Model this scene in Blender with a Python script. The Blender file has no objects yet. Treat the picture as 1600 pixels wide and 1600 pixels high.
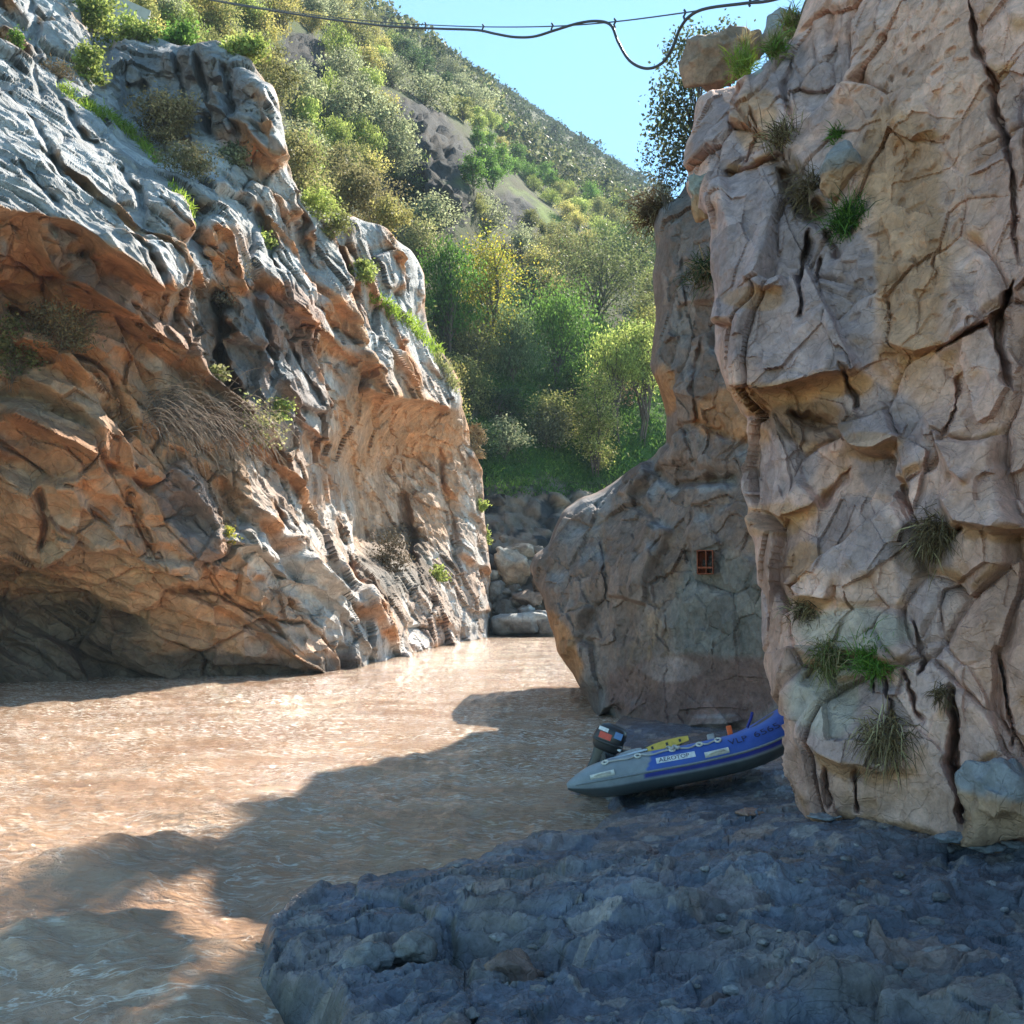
import bpy, math, random
import numpy as np
from mathutils import Vector, Matrix, Euler
R_ = math.radians
random.seed(11)
rng = np.random.default_rng(7)
sc = bpy.context.scene
COL = sc.collection
# ---------------------------------------------------------------- camera, sky, sun, exposure
CAM_Z = 2.6
PITCH = R_(4.4)
F = 1640.0                                     # focal length in pixels of the 1600 px photograph
cam = bpy.data.cameras.new('camera')
cam.sensor_width = 36.0
cam.lens = 36.0 * F / 1600.0
cam.clip_start = 0.05
cam.clip_end = 3000
cam_o = bpy.data.objects.new('camera', cam)
COL.objects.link(cam_o)
cam_o.location = (0, 0, CAM_Z)
cam_o.rotation_euler = (R_(90) + PITCH, 0, 0)
sc.camera = cam_o
SUN_AZ, SUN_EL = R_(27), R_(40.5)                # azimuth to the right of the view direction (+Y)
w = bpy.data.worlds.new("World"); sc.world = w; w.use_nodes = True
wn = w.node_tree.nodes; wl = w.node_tree.links
sky = wn.new('ShaderNodeTexSky'); sky.sky_type = 'NISHITA'; sky.sun_disc = False
sky.sun_elevation = SUN_EL; sky.sun_rotation = SUN_AZ
sky.altitude = 900; sky.air_density = 1.0; sky.dust_density = 0.0; sky.ozone_density = 1.0
wn['Background'].inputs['Strength'].default_value = 0.092
tn = wn.new('ShaderNodeMix'); tn.data_type = 'RGBA'; tn.blend_type = 'MULTIPLY'; tn.inputs[0].default_value = 1; tn.inputs[7].default_value = (0.71, 0.98, 0.97, 1)   # the camera's cyan rendering of the clear sky
wl.new(sky.outputs['Color'], tn.inputs[6]); wl.new(tn.outputs[2], wn['Background'].inputs['Color'])
sl = bpy.data.lights.new('sun', 'SUN'); sl.energy = 5.0; sl.angle = R_(0.55); sl.color = (1.0, 0.91, 0.77)
so = bpy.data.objects.new('sun', sl); COL.objects.link(so)
sun_dir = Vector((math.sin(SUN_AZ) * math.cos(SUN_EL), math.cos(SUN_AZ) * math.cos(SUN_EL), math.sin(SUN_EL)))
so.rotation_euler = sun_dir.to_track_quat('Z', 'Y').to_euler()
so.location = (20, 30, 60)
sc.view_settings.view_transform = 'Standard'
sc.view_settings.look = 'None'
sc.view_settings.gamma = 1
sc.view_settings.use_curve_mapping = False
sc.view_settings.exposure = 1.75
sc.cycles.max_bounces = 6
sc.cycles.diffuse_bounces = 4
sc.cycles.transparent_max_bounces = 6
sc.cycles.use_denoising = True

# ---------------------------------------------------------------- numbers: pixels, noise, fields
CP, SP = math.cos(PITCH), math.sin(PITCH)
def at(px, py, D):
    """world point on the ray of photograph pixel (px, py) at distance D along +Y"""
    px = np.asarray(px, float); py = np.asarray(py, float); D = np.asarray(D, float)
    b = (800 - py) / F
    k = D / (CP - b * SP)
    return np.stack([(px - 800) / F * k, D + 0 * k, CAM_Z + (SP + b * CP) * k], -1)
def ground(px, py, z):
    b = (800 - py) / F; s = SP + b * CP
    D = (z - CAM_Z) / s * (CP - b * SP)
    return at(px, py, D)
def V(p): return Vector([float(c) for c in p])
def _hash(ix, iy, iz, seed):
    h = (ix.astype(np.int64) * 374761393 + iy.astype(np.int64) * 668265263 + iz.astype(np.int64) * 2147483647 + seed * 974711) & 0xFFFFFFFF
    h = h.astype(np.uint32)
    h ^= h >> np.uint32(13); h *= np.uint32(1274126177); h ^= h >> np.uint32(16); h *= np.uint32(2246822519); h ^= h >> np.uint32(15)
    return h
def _r(h): return h.astype(np.float32) * np.float32(1 / 4294967296.0)
def vnoise(P, seed=0):
    P = np.asarray(P, np.float32); i = np.floor(P).astype(np.int32); f = P - i
    f = f * f * f * (f * (f * 6 - 15) + 10)
    out = 0
    for dx in (0, 1):
        wx = f[:, 0] if dx else 1 - f[:, 0]
        for dy in (0, 1):
            wy = f[:, 1] if dy else 1 - f[:, 1]
            for dz in (0, 1):
                wz = f[:, 2] if dz else 1 - f[:, 2]
                out = out + wx * wy * wz * _r(_hash(i[:, 0] + dx, i[:, 1] + dy, i[:, 2] + dz, seed))
    return out * 2 - 1
def fbm(P, seed=0, octaves=4, gain=0.5, lac=2.03):
    P = np.asarray(P, np.float32); a, s, o = 1.0, 0.0, 0.0
    for k in range(octaves):
        o = o + a * vnoise(P * lac ** k + 17.3 * k, seed + k); s += a; a *= gain
    return o / s
def worley(P, seed=0, jit=0.85):
    """nearest jittered seed of each point: (edge distance F2-F1, id hash, offset to the seed)"""
    P = np.asarray(P, np.float32); base = np.floor(P - 0.5).astype(np.int32)
    n = len(P); f1 = np.full(n, 1e9, np.float32); f2 = f1.copy(); idh = np.zeros(n, np.uint32); off = np.zeros((n, 3), np.float32)
    for dx in (0, 1):
        for dy in (0, 1):
            for dz in (0, 1):
                c = base + np.array([dx, dy, dz], np.int32)
                h = _hash(c[:, 0], c[:, 1], c[:, 2], seed)
                j = np.stack([_r(h), _r(h * np.uint32(747796405) + np.uint32(289133645)), _r(h * np.uint32(2891336453) + np.uint32(12345))], -1)
                d = P - (c + 0.5 + (j - 0.5) * jit)
                q = np.einsum('ij,ij->i', d, d)
                m = q < f1
                f2 = np.where(m, f1, np.minimum(f2, q)); f1 = np.where(m, q, f1)
                idh = np.where(m, h, idh); off = np.where(m[:, None], d, off)
    return np.sqrt(f2) - np.sqrt(f1), idh, off
def idr(h, k): return _r((h ^ np.uint32(k * 7919 + 13)) * np.uint32(2654435761) ^ ((h * np.uint32(40503 + 2 * k)) >> np.uint32(7)))
def blocks(P, seed, crack=0.08, tilt=0.9):
    """faceted block relief in about -0.5..0.5, and a block tint 0..1, and crack mask"""
    e, h, o = worley(P, seed)
    t = np.stack([idr(h, 1), idr(h, 2), idr(h, 3)], -1) - 0.5
    v = (idr(h, 4) - 0.5) * 0.8 + tilt * np.einsum('ij,ij->i', t, o)
    return v, idr(h, 5), np.exp(-(e / crack) ** 2)
def facets(P, seed, tilt=1.0, bowl=0.7, jit=0.85):
    """chipped rock: the lower envelope of tilted shallow bowls, flat scars that meet in sharp ridges; also a scar tint"""
    P = np.asarray(P, np.float32); base = np.floor(P - 0.5).astype(np.int32); n = len(P); best = np.full(n, 1e9, np.float32); idh = np.zeros(n, np.uint32)
    for dx in (0, 1):
        for dy in (0, 1):
            for dz in (0, 1):
                c = base + np.array([dx, dy, dz], np.int32); h = _hash(c[:, 0], c[:, 1], c[:, 2], seed)
                j = np.stack([_r(h), _r(h * np.uint32(747796405) + np.uint32(289133645)), _r(h * np.uint32(2891336453) + np.uint32(12345))], -1)
                d = P - (c + 0.5 + (j - 0.5) * jit); t = np.stack([idr(h, 1), idr(h, 2), idr(h, 3)], -1) - 0.5
                v = idr(h, 4) * 0.5 + tilt * np.einsum('ij,ij->i', t, d) + bowl * np.einsum('ij,ij->i', d, d)
                m = v < best; best = np.where(m, v, best); idh = np.where(m, h, idh)
    return best - 0.35, idr(idh, 5)
def sstep(a, b, x):
    t = np.clip((x - a) / (b - a), 0, 1); return t * t * (3 - 2 * t)
def rbf(pts, px, py, inv=True):
    """smooth surface of distance through control points (px, py, D); planes stay planes (1/D is linear in the picture)"""
    pts = np.array(pts, float); xy = pts[:, :2] / 400.0; v = 1 / pts[:, 2] if inv else pts[:, 2]
    d = np.linalg.norm(xy[:, None] - xy[None], axis=-1); n = len(pts)
    A = np.zeros((n + 3, n + 3)); A[:n, :n] = d + 0.0; A[:n, n] = 1; A[:n, n + 1:] = xy; A[n, :n] = 1; A[n + 1:, :n] = xy.T
    A[:n, :n] += np.eye(n) * -0.02
    c = np.linalg.solve(A, np.r_[v, 0, 0, 0])
    q = np.stack([px, py], -1) / 400.0; out = np.empty(len(q))
    for s in range(0, len(q), 60000):
        b = q[s:s + 60000]; dd = np.linalg.norm(b[:, None] - xy[None], axis=-1)
        out[s:s + 60000] = dd @ c[:n] + c[n] + b @ c[n + 1:]
    return 1 / np.maximum(out, 1e-4) if inv else out
def poly_dist(poly, px, py):
    """signed distance to a closed polygon (positive inside) and the nearest point of its outline"""
    poly = np.array(poly, float); n = len(poly); best = np.full(px.shape, 1e18); nx = px.copy(); ny = py.copy(); ins = np.zeros(px.shape, bool)
    for i in range(n):
        a, b = poly[i], poly[(i + 1) % n]; e = b - a; L = (e @ e) or 1e-9
        t = np.clip(((px - a[0]) * e[0] + (py - a[1]) * e[1]) / L, 0, 1); qx = a[0] + t * e[0]; qy = a[1] + t * e[1]
        d = (px - qx) ** 2 + (py - qy) ** 2; m = d < best
        best = np.where(m, d, best); nx = np.where(m, qx, nx); ny = np.where(m, qy, ny)
        c = (a[1] > py) != (b[1] > py)
        ins ^= c & (px < (b[0] - a[0]) * (py - a[1]) / ((b[1] - a[1]) or 1e-9) + a[0])
    return np.where(ins, 1, -1) * np.sqrt(best), nx, ny
def line_dist(line, px, py):
    """signed distance to an open polyline (positive on the left-hand side when y points down: above a line drawn to the right), and 0..1 along it"""
    line = np.array(line, float); seg = np.linalg.norm(np.diff(line, axis=0), axis=1); tot = seg.sum(); acc = 0
    best = np.full(px.shape, 1e18); sg = np.ones(px.shape); tt = np.zeros(px.shape)
    for i in range(len(line) - 1):
        a, b = line[i], line[i + 1]; e = b - a; L = e @ e
        t = np.clip(((px - a[0]) * e[0] + (py - a[1]) * e[1]) / L, 0, 1)
        d = (px - a[0] - t * e[0]) ** 2 + (py - a[1] - t * e[1]) ** 2; m = d < best
        cr = e[1] * (px - a[0]) - e[0] * (py - a[1])
        best = np.where(m, d, best); sg = np.where(m, np.sign(cr), sg); tt = np.where(m, (acc + t * seg[i]) / tot, tt); acc += seg[i]
    return sg * np.sqrt(best), tt
def ends(t, k=0.15): return sstep(0, k, t) * sstep(0, k, 1 - t)
def lips(px, py, feats):
    """rock ledges: (line, how far the lip stands out in metres, width above it, width of the drop below it), metres towards the viewer"""
    o = np.zeros(px.shape)
    for line, amp, wa, wb in feats:
        s, t = line_dist(line, px, py)
        o += amp * ends(t) * np.where(s >= 0, np.exp(-s / wa), np.exp(s / wb))
    return o
def cracks(px, py, feats):
    o = np.zeros(px.shape); q = np.stack([px / 13, py / 13, 0 * px], -1); jx = fbm(q, 811, 2) * 3.2; jy = fbm(q + 9, 812, 2) * 3.2; jw = 0.75 + 0.6 * vnoise(q * .7, 813)
    for line, depth, wd in feats:
        s, t = line_dist(line, px + jx, py + jy); s = s / np.maximum(jw, 0.25); o += depth * ends(t, 0.2) * np.exp(-(s / wd) ** 2)
    return o
def blend(col, mask, c, k=1.0):
    m = (np.clip(mask, 0, 1) * k)[:, None]; return col * (1 - m) + np.array(c)[None] * m
def blobs(px, py, feats, nz):
    o = np.zeros(px.shape)
    for cx, cy, rx, ry, ang in feats:
        c, s = math.cos(R_(ang)), math.sin(R_(ang)); dx = px - cx; dy = py - cy
        r = np.hypot((dx * c + dy * s) / rx, (-dx * s + dy * c) / ry); o = np.maximum(o, sstep(1.15, 0.85, r + 0.35 * nz))
    return o

# ---------------------------------------------------------------- mesh and object helpers
def mesh_from(name, verts, faces, col=None, smooth=True):
    verts = np.ascontiguousarray(verts, np.float32); faces = np.ascontiguousarray(faces, np.int32)
    me = bpy.data.meshes.new(name); k = faces.shape[1]
    me.vertices.add(len(verts)); me.vertices.foreach_set('co', verts.ravel())
    me.loops.add(faces.size); me.loops.foreach_set('vertex_index', faces.ravel())
    me.polygons.add(len(faces)); me.polygons.foreach_set('loop_start', np.arange(0, faces.size, k, dtype=np.int32))
    me.polygons.foreach_set('use_smooth', np.full(len(faces), smooth))
    me.update(calc_edges=True)
    if col is not None:
        a = me.color_attributes.new('col', 'FLOAT_COLOR', 'POINT')
        c = np.ones((len(verts), 4), np.float32); c[:, :3] = col; a.data.foreach_set('color', c.ravel())
    return me
def obj(name, me, m=None, parent=None):
    o = bpy.data.objects.new(name, me); COL.objects.link(o)
    if m is not None and me is not None:
        me.materials.clear(); me.materials.append(m)
    if parent is not None: o.parent = parent
    return o
def tag(o, label=None, cat=None, group=None, kind=None):
    if label: o['label'] = label
    if cat: o['category'] = cat
    if group: o['group'] = group
    if kind: o['kind'] = kind
    return o
def empty(name, loc, rot=(0, 0, 0)):
    o = bpy.data.objects.new(name, None); COL.objects.link(o); o.location = loc; o.rotation_euler = rot; o.empty_display_size = 0.2
    return o
def copy_tree(o, parent=None):
    c = o.copy(); COL.objects.link(c)
    if parent is not None: c.parent = parent
    for ch in list(o.children): copy_tree(ch, c)
    return c
def grid_faces(nr, nc, keep=None):
    i = np.arange(nr * nc).reshape(nr, nc)
    f = np.stack([i[:-1, :-1], i[1:, :-1], i[1:, 1:], i[:-1, 1:]], -1).reshape(-1, 4)
    if keep is not None: f = f[keep[f].all(1)]
    return f
def compact(verts, faces, col):
    u = np.zeros(len(verts), bool); u[faces.ravel()] = True; mp = np.cumsum(u) - 1
    return verts[u], mp[faces], (col[u] if col is not None else None)
def grid_normals(P, nr, nc):
    G = P.reshape(nr, nc, 3); du = np.gradient(G, axis=1); dv = np.gradient(G, axis=0)
    n = np.cross(dv, du); n /= np.maximum(np.linalg.norm(n, axis=-1, keepdims=True), 1e-9)
    n = n.reshape(-1, 3)
    s = np.einsum('ij,ij->i', n, np.array([0, 0, CAM_Z]) - P)
    return n * np.where(s < 0, -1, 1)[:, None]
def blur(A, nr, nc, k):
    G = A.reshape(nr, nc, -1)
    for ax in (0, 1):
        p = np.pad(G, [(k, k) if a == ax else (0, 0) for a in range(3)], mode='edge'); c = np.cumsum(p, axis=ax)
        c = np.concatenate([np.zeros_like(np.take(c, [0], axis=ax)), c], axis=ax); m = 2 * k + 1
        G = (np.take(c, range(m, c.shape[ax]), axis=ax) - np.take(c, range(0, c.shape[ax] - m), axis=ax)) / m
    return G.reshape(A.shape)

# ---------------------------------------------------------------- materials
def new_mat(name):
    m = bpy.data.materials.new(name); m.use_nodes = True; return m, m.node_tree.nodes, m.node_tree.links, m.node_tree.nodes['Principled BSDF']
def rock_mat(name, rough=0.85, scale=6.0, bump=0.5, var=0.45, spec=0.3, dist=0.05):
    m, n, l, b = new_mat(name)
    at_ = n.new('ShaderNodeAttribute'); at_.attribute_name = 'col'
    g = n.new('ShaderNodeNewGeometry')
    n1 = n.new('ShaderNodeTexNoise'); n1.inputs['Scale'].default_value = scale; n1.inputs['Detail'].default_value = 8; n1.inputs['Roughness'].default_value = 0.72
    l.new(g.outputs['Position'], n1.inputs['Vector'])
    n2 = n.new('ShaderNodeTexNoise'); n2.inputs['Scale'].default_value = scale * 0.22; n2.inputs['Detail'].default_value = 5; n2.inputs['Distortion'].default_value = 0.6
    l.new(g.outputs['Position'], n2.inputs['Vector'])
    mr = n.new('ShaderNodeMapRange'); mr.inputs['From Min'].default_value = 0.3; mr.inputs['From Max'].default_value = 0.7
    mr.inputs['To Min'].default_value = 1 - var; mr.inputs['To Max'].default_value = 1 + var; l.new(n1.outputs['Fac'], mr.inputs['Value'])
    mr2 = n.new('ShaderNodeMapRange'); mr2.inputs['From Min'].default_value = 0.3; mr2.inputs['From Max'].default_value = 0.7
    mr2.inputs['To Min'].default_value = 1 - var * 0.5; mr2.inputs['To Max'].default_value = 1 + var * 0.5; l.new(n2.outputs['Fac'], mr2.inputs['Value'])
    mu = n.new('ShaderNodeMath'); mu.operation = 'MULTIPLY'; l.new(mr.outputs[0], mu.inputs[0]); l.new(mr2.outputs[0], mu.inputs[1])
    vm = n.new('ShaderNodeVectorMath'); vm.operation = 'SCALE'; l.new(at_.outputs['Color'], vm.inputs[0]); l.new(mu.outputs[0], vm.inputs['Scale'])
    l.new(vm.outputs[0], b.inputs['Base Color'])
    b.inputs['Roughness'].default_value = rough; b.inputs['Specular IOR Level'].default_value = spec
    vo = n.new('ShaderNodeTexVoronoi'); vo.feature = 'DISTANCE_TO_EDGE'; vo.inputs['Scale'].default_value = scale * 0.7
    wv = n.new('ShaderNodeVectorMath'); wv.operation = 'MULTIPLY_ADD'; l.new(n2.outputs['Color'], wv.inputs[0]); wv.inputs[1].default_value = (0.5, 0.5, 0.5); l.new(g.outputs['Position'], wv.inputs[2])
    l.new(wv.outputs[0], vo.inputs['Vector'])
    cr = n.new('ShaderNodeMapRange'); cr.inputs['From Max'].default_value = 0.05; cr.inputs['To Min'].default_value = -0.16; cr.inputs['To Max'].default_value = 0; l.new(vo.outputs['Distance'], cr.inputs['Value'])
    ad = n.new('ShaderNodeMath'); l.new(n1.outputs['Fac'], ad.inputs[0]); l.new(cr.outputs[0], ad.inputs[1])
    bu = n.new('ShaderNodeBump'); bu.inputs['Strength'].default_value = bump; bu.inputs['Distance'].default_value = dist; l.new(ad.outputs[0], bu.inputs['Height'])
    l.new(bu.outputs[0], b.inputs['Normal'])
    return m
def leaf_mat(name, trans=0.4, rough=0.55):
    m, n, l, b = new_mat(name)
    a = n.new('ShaderNodeAttribute'); a.attribute_name = 'col'
    oi = n.new('ShaderNodeObjectInfo'); hs = n.new('ShaderNodeHueSaturation'); l.new(a.outputs['Color'], hs.inputs['Color'])
    mr = n.new('ShaderNodeMapRange'); mr.inputs['To Min'].default_value = 0.8; mr.inputs['To Max'].default_value = 1.2; l.new(oi.outputs['Random'], mr.inputs['Value']); l.new(mr.outputs[0], hs.inputs['Value'])
    l.new(hs.outputs[0], b.inputs['Base Color']); b.inputs['Roughness'].default_value = rough; b.inputs['Specular IOR Level'].default_value = 0.1
    t = n.new('ShaderNodeBsdfTranslucent'); l.new(hs.outputs[0], t.inputs['Color'])
    mx = n.new('ShaderNodeMixShader'); mx.inputs['Fac'].default_value = trans; l.new(b.outputs[0], mx.inputs[1]); l.new(t.outputs[0], mx.inputs[2])
    l.new(mx.outputs[0], n['Material Output'].inputs['Surface'])
    return m
def plain_mat(name, col, rough=0.5, metal=0.0, var=0.15, scale=30.0, bump=0.0, spec=0.5):
    m, n, l, b = new_mat(name)
    tc = n.new('ShaderNodeTexCoord'); ns = n.new('ShaderNodeTexNoise'); ns.inputs['Scale'].default_value = scale; ns.inputs['Detail'].default_value = 6
    l.new(tc.outputs['Object'], ns.inputs['Vector'])
    mr = n.new('ShaderNodeMapRange'); mr.inputs['From Min'].default_value = 0.3; mr.inputs['From Max'].default_value = 0.7; mr.inputs['To Min'].default_value = 1 - var; mr.inputs['To Max'].default_value = 1 + var; l.new(ns.outputs['Fac'], mr.inputs['Value'])
    vm = n.new('ShaderNodeVectorMath'); vm.operation = 'SCALE'; vm.inputs[0].default_value = col; l.new(mr.outputs[0], vm.inputs['Scale']); l.new(vm.outputs[0], b.inputs['Base Color'])
    b.inputs['Roughness'].default_value = rough; b.inputs['Metallic'].default_value = metal; b.inputs['Specular IOR Level'].default_value = spec
    if bump:
        bu = n.new('ShaderNodeBump'); bu.inputs['Strength'].default_value = bump; bu.inputs['Distance'].default_value = 0.01; l.new(ns.outputs['Fac'], bu.inputs['Height']); l.new(bu.outputs[0], b.inputs['Normal'])
    return m
M_CLIFF = rock_mat('cliff rock', 0.8, 2.4, 1.0, 0.4, 0.25, 0.22)
M_NEAR = rock_mat('near cliff rock', 0.85, 8.0, 1.0, 0.34, 0.2, 0.06)
M_LEDGE = rock_mat('damp ledge rock', 0.26, 10.0, 0.9, 0.45, 0.5, 0.035)
M_SOIL = rock_mat('hillside soil', 0.95, 1.2, 0.8, 0.35, 0.1, 0.3)
M_LEAF = leaf_mat('leaves', 0.58)
M_DRY = leaf_mat('dry stems', 0.15, 0.8)
M_BARK = rock_mat('bark', 0.9, 12.0, 0.6, 0.3, 0.1, 0.02)
# ---------------------------------------------------------------- relief rock: a cliff face built from control points, with its own thickness
def relief(name, box, shape, outline, ctrl, feature, mat, wrap=5.0, band=36.0, rnd=40.0, rnd_amt=0.8, detail=None, colour=None, wrapfn=None, wob=7.0, relax=(5, 9.0, 22.0)):
    xs, ys = [np.concatenate([np.linspace(a, b, n, endpoint=False) for a, b, n in zip(k_[:-2:2], k_[2::2], k_[1::2])] + [[k_[-1]]]) for k_ in (box, shape)]   # (start, count, next start, count ... end)
    nr, nc = len(ys), len(xs); gx, gy = np.meshgrid(xs, ys); px = gx.ravel(); py = gy.ravel()
    q = np.stack([px / 85, py / 85, np.zeros_like(px)], -1)
    wx = fbm(q, 31, 2) * wob * 1.2; wy = fbm(q + 50, 37, 2) * wob * 1.2
    s, nx, ny = poly_dist(outline, px + wx, py + wy)
    out = s < 0
    # outside the outline the sheet turns back behind the edge
    k = np.clip(-s / band, 0, 1)
    qx = np.where(out, nx - wx + (nx - px - wx) / np.maximum(-s, 1e-6) * 6 * k, px); qy = np.where(out, ny - wy + (ny - py - wy) / np.maximum(-s, 1e-6) * 6 * k, py)
    D = rbf(ctrl, qx, qy)
    D += rnd_amt * (1 - np.clip(s / rnd, 0, 1)) ** 2
    wd = wrap if wrapfn is None else wrapfn(qx, qy)
    D = D + np.where(out, wd * k, 0)
    P = at(qx, qy, D); N = grid_normals(P, nr, nc); N = blur(N, nr, nc, 4); N /= np.maximum(np.linalg.norm(N, axis=1, keepdims=True), 1e-6)
    view = np.array([0, 0, CAM_Z]) - P; view /= np.linalg.norm(view, axis=1, keepdims=True)
    calm = np.where(out, 1 - sstep(0.05, 0.5, k), 1)
    P1 = P if feature is None else P + view * (feature(qx + wx, qy + wy) * calm)[:, None]
    G = P1.reshape(nr, nc, 3); E = np.maximum(np.linalg.norm(np.gradient(G, axis=0), axis=-1), np.linalg.norm(np.gradient(G, axis=1), axis=-1)).ravel()
    d, info = detail(P1, N, qx, qy, E)
    dirn = N * 0.45 + view * 0.55
    P2 = P1 + dirn * (d * calm)[:, None]
    # relax the stretched step faces so that they carry an even mesh
    for it in range(relax[0]):
        G = P2.reshape(nr, nc, 3); e = np.maximum(np.linalg.norm(np.gradient(G, axis=0), axis=-1), np.linalg.norm(np.gradient(G, axis=1), axis=-1)).ravel() / (P1[:, 1] / F)
        if it == 0: st = blur(sstep(relax[1], relax[2], e)[:, None], nr, nc, 2)[:, 0]; wgt = np.maximum(np.clip(st * 1.6, 0, 0.85), 0.85 * sstep(9, -3, s))[:, None]
        P2 = P2 * (1 - wgt) + blur(P2, nr, nc, 1) * wgt
    N2 = grid_normals(P2, nr, nc)
    col = colour(P2, N2, blur(N2, nr, nc, 5), qx, qy, info)
    keep = s > -band
    f = grid_faces(nr, nc, keep); v, f, col = compact(P2, f, col)
    o = obj(name, mesh_from(name, v, f, col, False), mat)
    return o, (gx[0], gy[:, 0], P2.reshape(nr, nc, 3), N2.reshape(nr, nc, 3))
def surf(info, px, py):
    """point and normal of a built relief at a photograph pixel"""
    gx, gy, P, N = info
    j = int(np.clip(np.searchsorted(gx, px), 0, len(gx) - 1)); i = int(np.clip(np.searchsorted(gy, py), 0, len(gy) - 1))
    return P[i, j], N[i, j]

# ---------------------------------------------------------------- left cliff
L_OUT = [(-420, -200), (-60, -120), (60, -60), (110, -10), (135, 60), (150, 130), (165, 95), (175, 55), (200, 40), (230, 50), (265, 62), (300, 72), (340, 70), (390, 95), (425, 140), (443, 185), (447, 255), (452, 285),
         (480, 320), (530, 335), (565, 345), (600, 360), (640, 388), (662, 430), (668, 490), (690, 545), (716, 590), (724, 640), (738, 690), (752, 735), (757, 800), (764, 860), (769, 930), (770, 1010),
         (735, 1025), (600, 1060), (520, 1080), (300, 1100), (0, 1110), (-420, 1130)]
L_CTRL = [(-420, 1110, 23), (0, 1075, 29.5), (100, 1072, 31), (200, 1066, 32), (400, 1056, 33.5), (520, 1050, 34.6), (600, 1025, 41), (650, 1015, 46), (720, 1002, 55), (768, 993, 63),
          (0, 1000, 31.5), (100, 960, 31.5), (0, 900, 30), (200, 990, 31.5), (-420, 900, 23), (0, 850, 27.5), (100, 880, 28.6), (200, 900, 29.2), (0, 760, 26.6), (0, 700, 25.4), (150, 720, 26.3), (0, 640, 25.6), (0, 560, 26.8), (100, 560, 27.5), (0, 450, 26.5), (0, 340, 23.6), (-420, 340, 18), (-420, 0, 19), (-420, 600, 20),
          (150, 450, 27.2), (170, 560, 28), (250, 620, 29.5), (300, 800, 30), (400, 920, 32.5), (480, 1000, 33.6), (345, 840, 30), (250, 800, 28.8),
          (0, 200, 26.6), (0, 60, 32), (0, -80, 38), (110, 40, 38), (120, 150, 33), (150, 250, 29.2), (250, 330, 29.2), (300, 430, 29.4), (200, 60, 39.5), (300, 75, 38), (300, 150, 37.4), (400, 110, 36.2), (430, 210, 35.8), (250, 130, 38.4), (360, 300, 35.0), (200, 215, 36.3), (300, 262, 35.9), (255, 240, 36.2), (190, 250, 30.8), (285, 300, 30.6), (330, 450, 32), (320, 520, 31.5), (420, 450, 34), (450, 350, 38), (560, 370, 45), (620, 430, 49), (660, 490, 53), (520, 480, 40), (450, 560, 36.5), (500, 650, 39), (420, 700, 34.5),
          (560, 560, 44), (600, 620, 46.5), (700, 560, 56), (720, 640, 57), (600, 740, 54), (640, 700, 55.5), (555, 700, 46), (600, 850, 52), (560, 840, 47), (660, 780, 55), (720, 760, 58.5), (745, 820, 60.5), (640, 960, 48), (600, 900, 44.5), (690, 930, 53), (745, 930, 60), (500, 800, 39.5), (520, 900, 38.5), (560, 960, 39), (450, 870, 34.5)]
L_LIPS = [([(-60, 322), (60, 333), (110, 350), (160, 388), (200, 412), (250, 455), (275, 492)], 2.2, 70, 9),
          ([(0, 640), (60, 670), (110, 690), (175, 712)], 1.0, 40, 8),
          ([(90, 430), (180, 480), (240, 520), (300, 560)], 1.1, 34, 8),
          ([(0, 850), (80, 862), (180, 850), (280, 905), (340, 900)], 0.9, 40, 10),
          ([(268, 725), (315, 760), (342, 820), (350, 880)], 1.1, 16, 40),
          ([(345, 832), (400, 852), (450, 895), (520, 945), (560, 990), (590, 1035)], 1.5, 45, 9),
          ([(438, 930), (480, 955), (520, 985), (540, 1045)], 0.5, 9, 7),
          ([(550, 880), (590, 925), (606, 970), (612, 1012)], 0.7, 20, 12),
          ([(690, 880), (716, 935), (726, 995)], 1.0, 18, 10),
          ([(640, 930), (665, 960), (680, 1010)], 0.7, 14, 12),
          ([(560, 600), (610, 622), (665, 625), (722, 645)], 3.2, 40, 14),
          ([(430, 470), (500, 520), (560, 560), (600, 600)], 1.5, 40, 8),
          ([(420, 580), (470, 640), (520, 700)], 1.3, 30, 8),
          ([(400, 650), (440, 700), (470, 760), (480, 800)], 1.2, 26, 8),
          ([(320, 330), (360, 365), (376, 420), (380, 470)], 1.5, 20, 12),
          ([(400, 130), (425, 200), (440, 262)], 1.5, 26, 7), ([(375, 180), (400, 225), (440, 265)], 1.6, 28, 7),
          ([(110, 180), (180, 230), (220, 270), (255, 310), (262, 320)], 0.9, 30, 7),
          ([(40, 205), (100, 250), (150, 292), (210, 335), (250, 352), (290, 390), (310, 440)], 0.9, 30, 6),
          ([(0, 215), (60, 268), (110, 320)], 0.5, 30, 5),
          ([(585, 350), (640, 430), (645, 500)], 1.2, 20, 6), ([(560, 420), (610, 480), (640, 560), (655, 610)], 1.6, 26, 7),
          ([(738, 700), (752, 770), (750, 830)], 1.2, 16, 8)]
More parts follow.
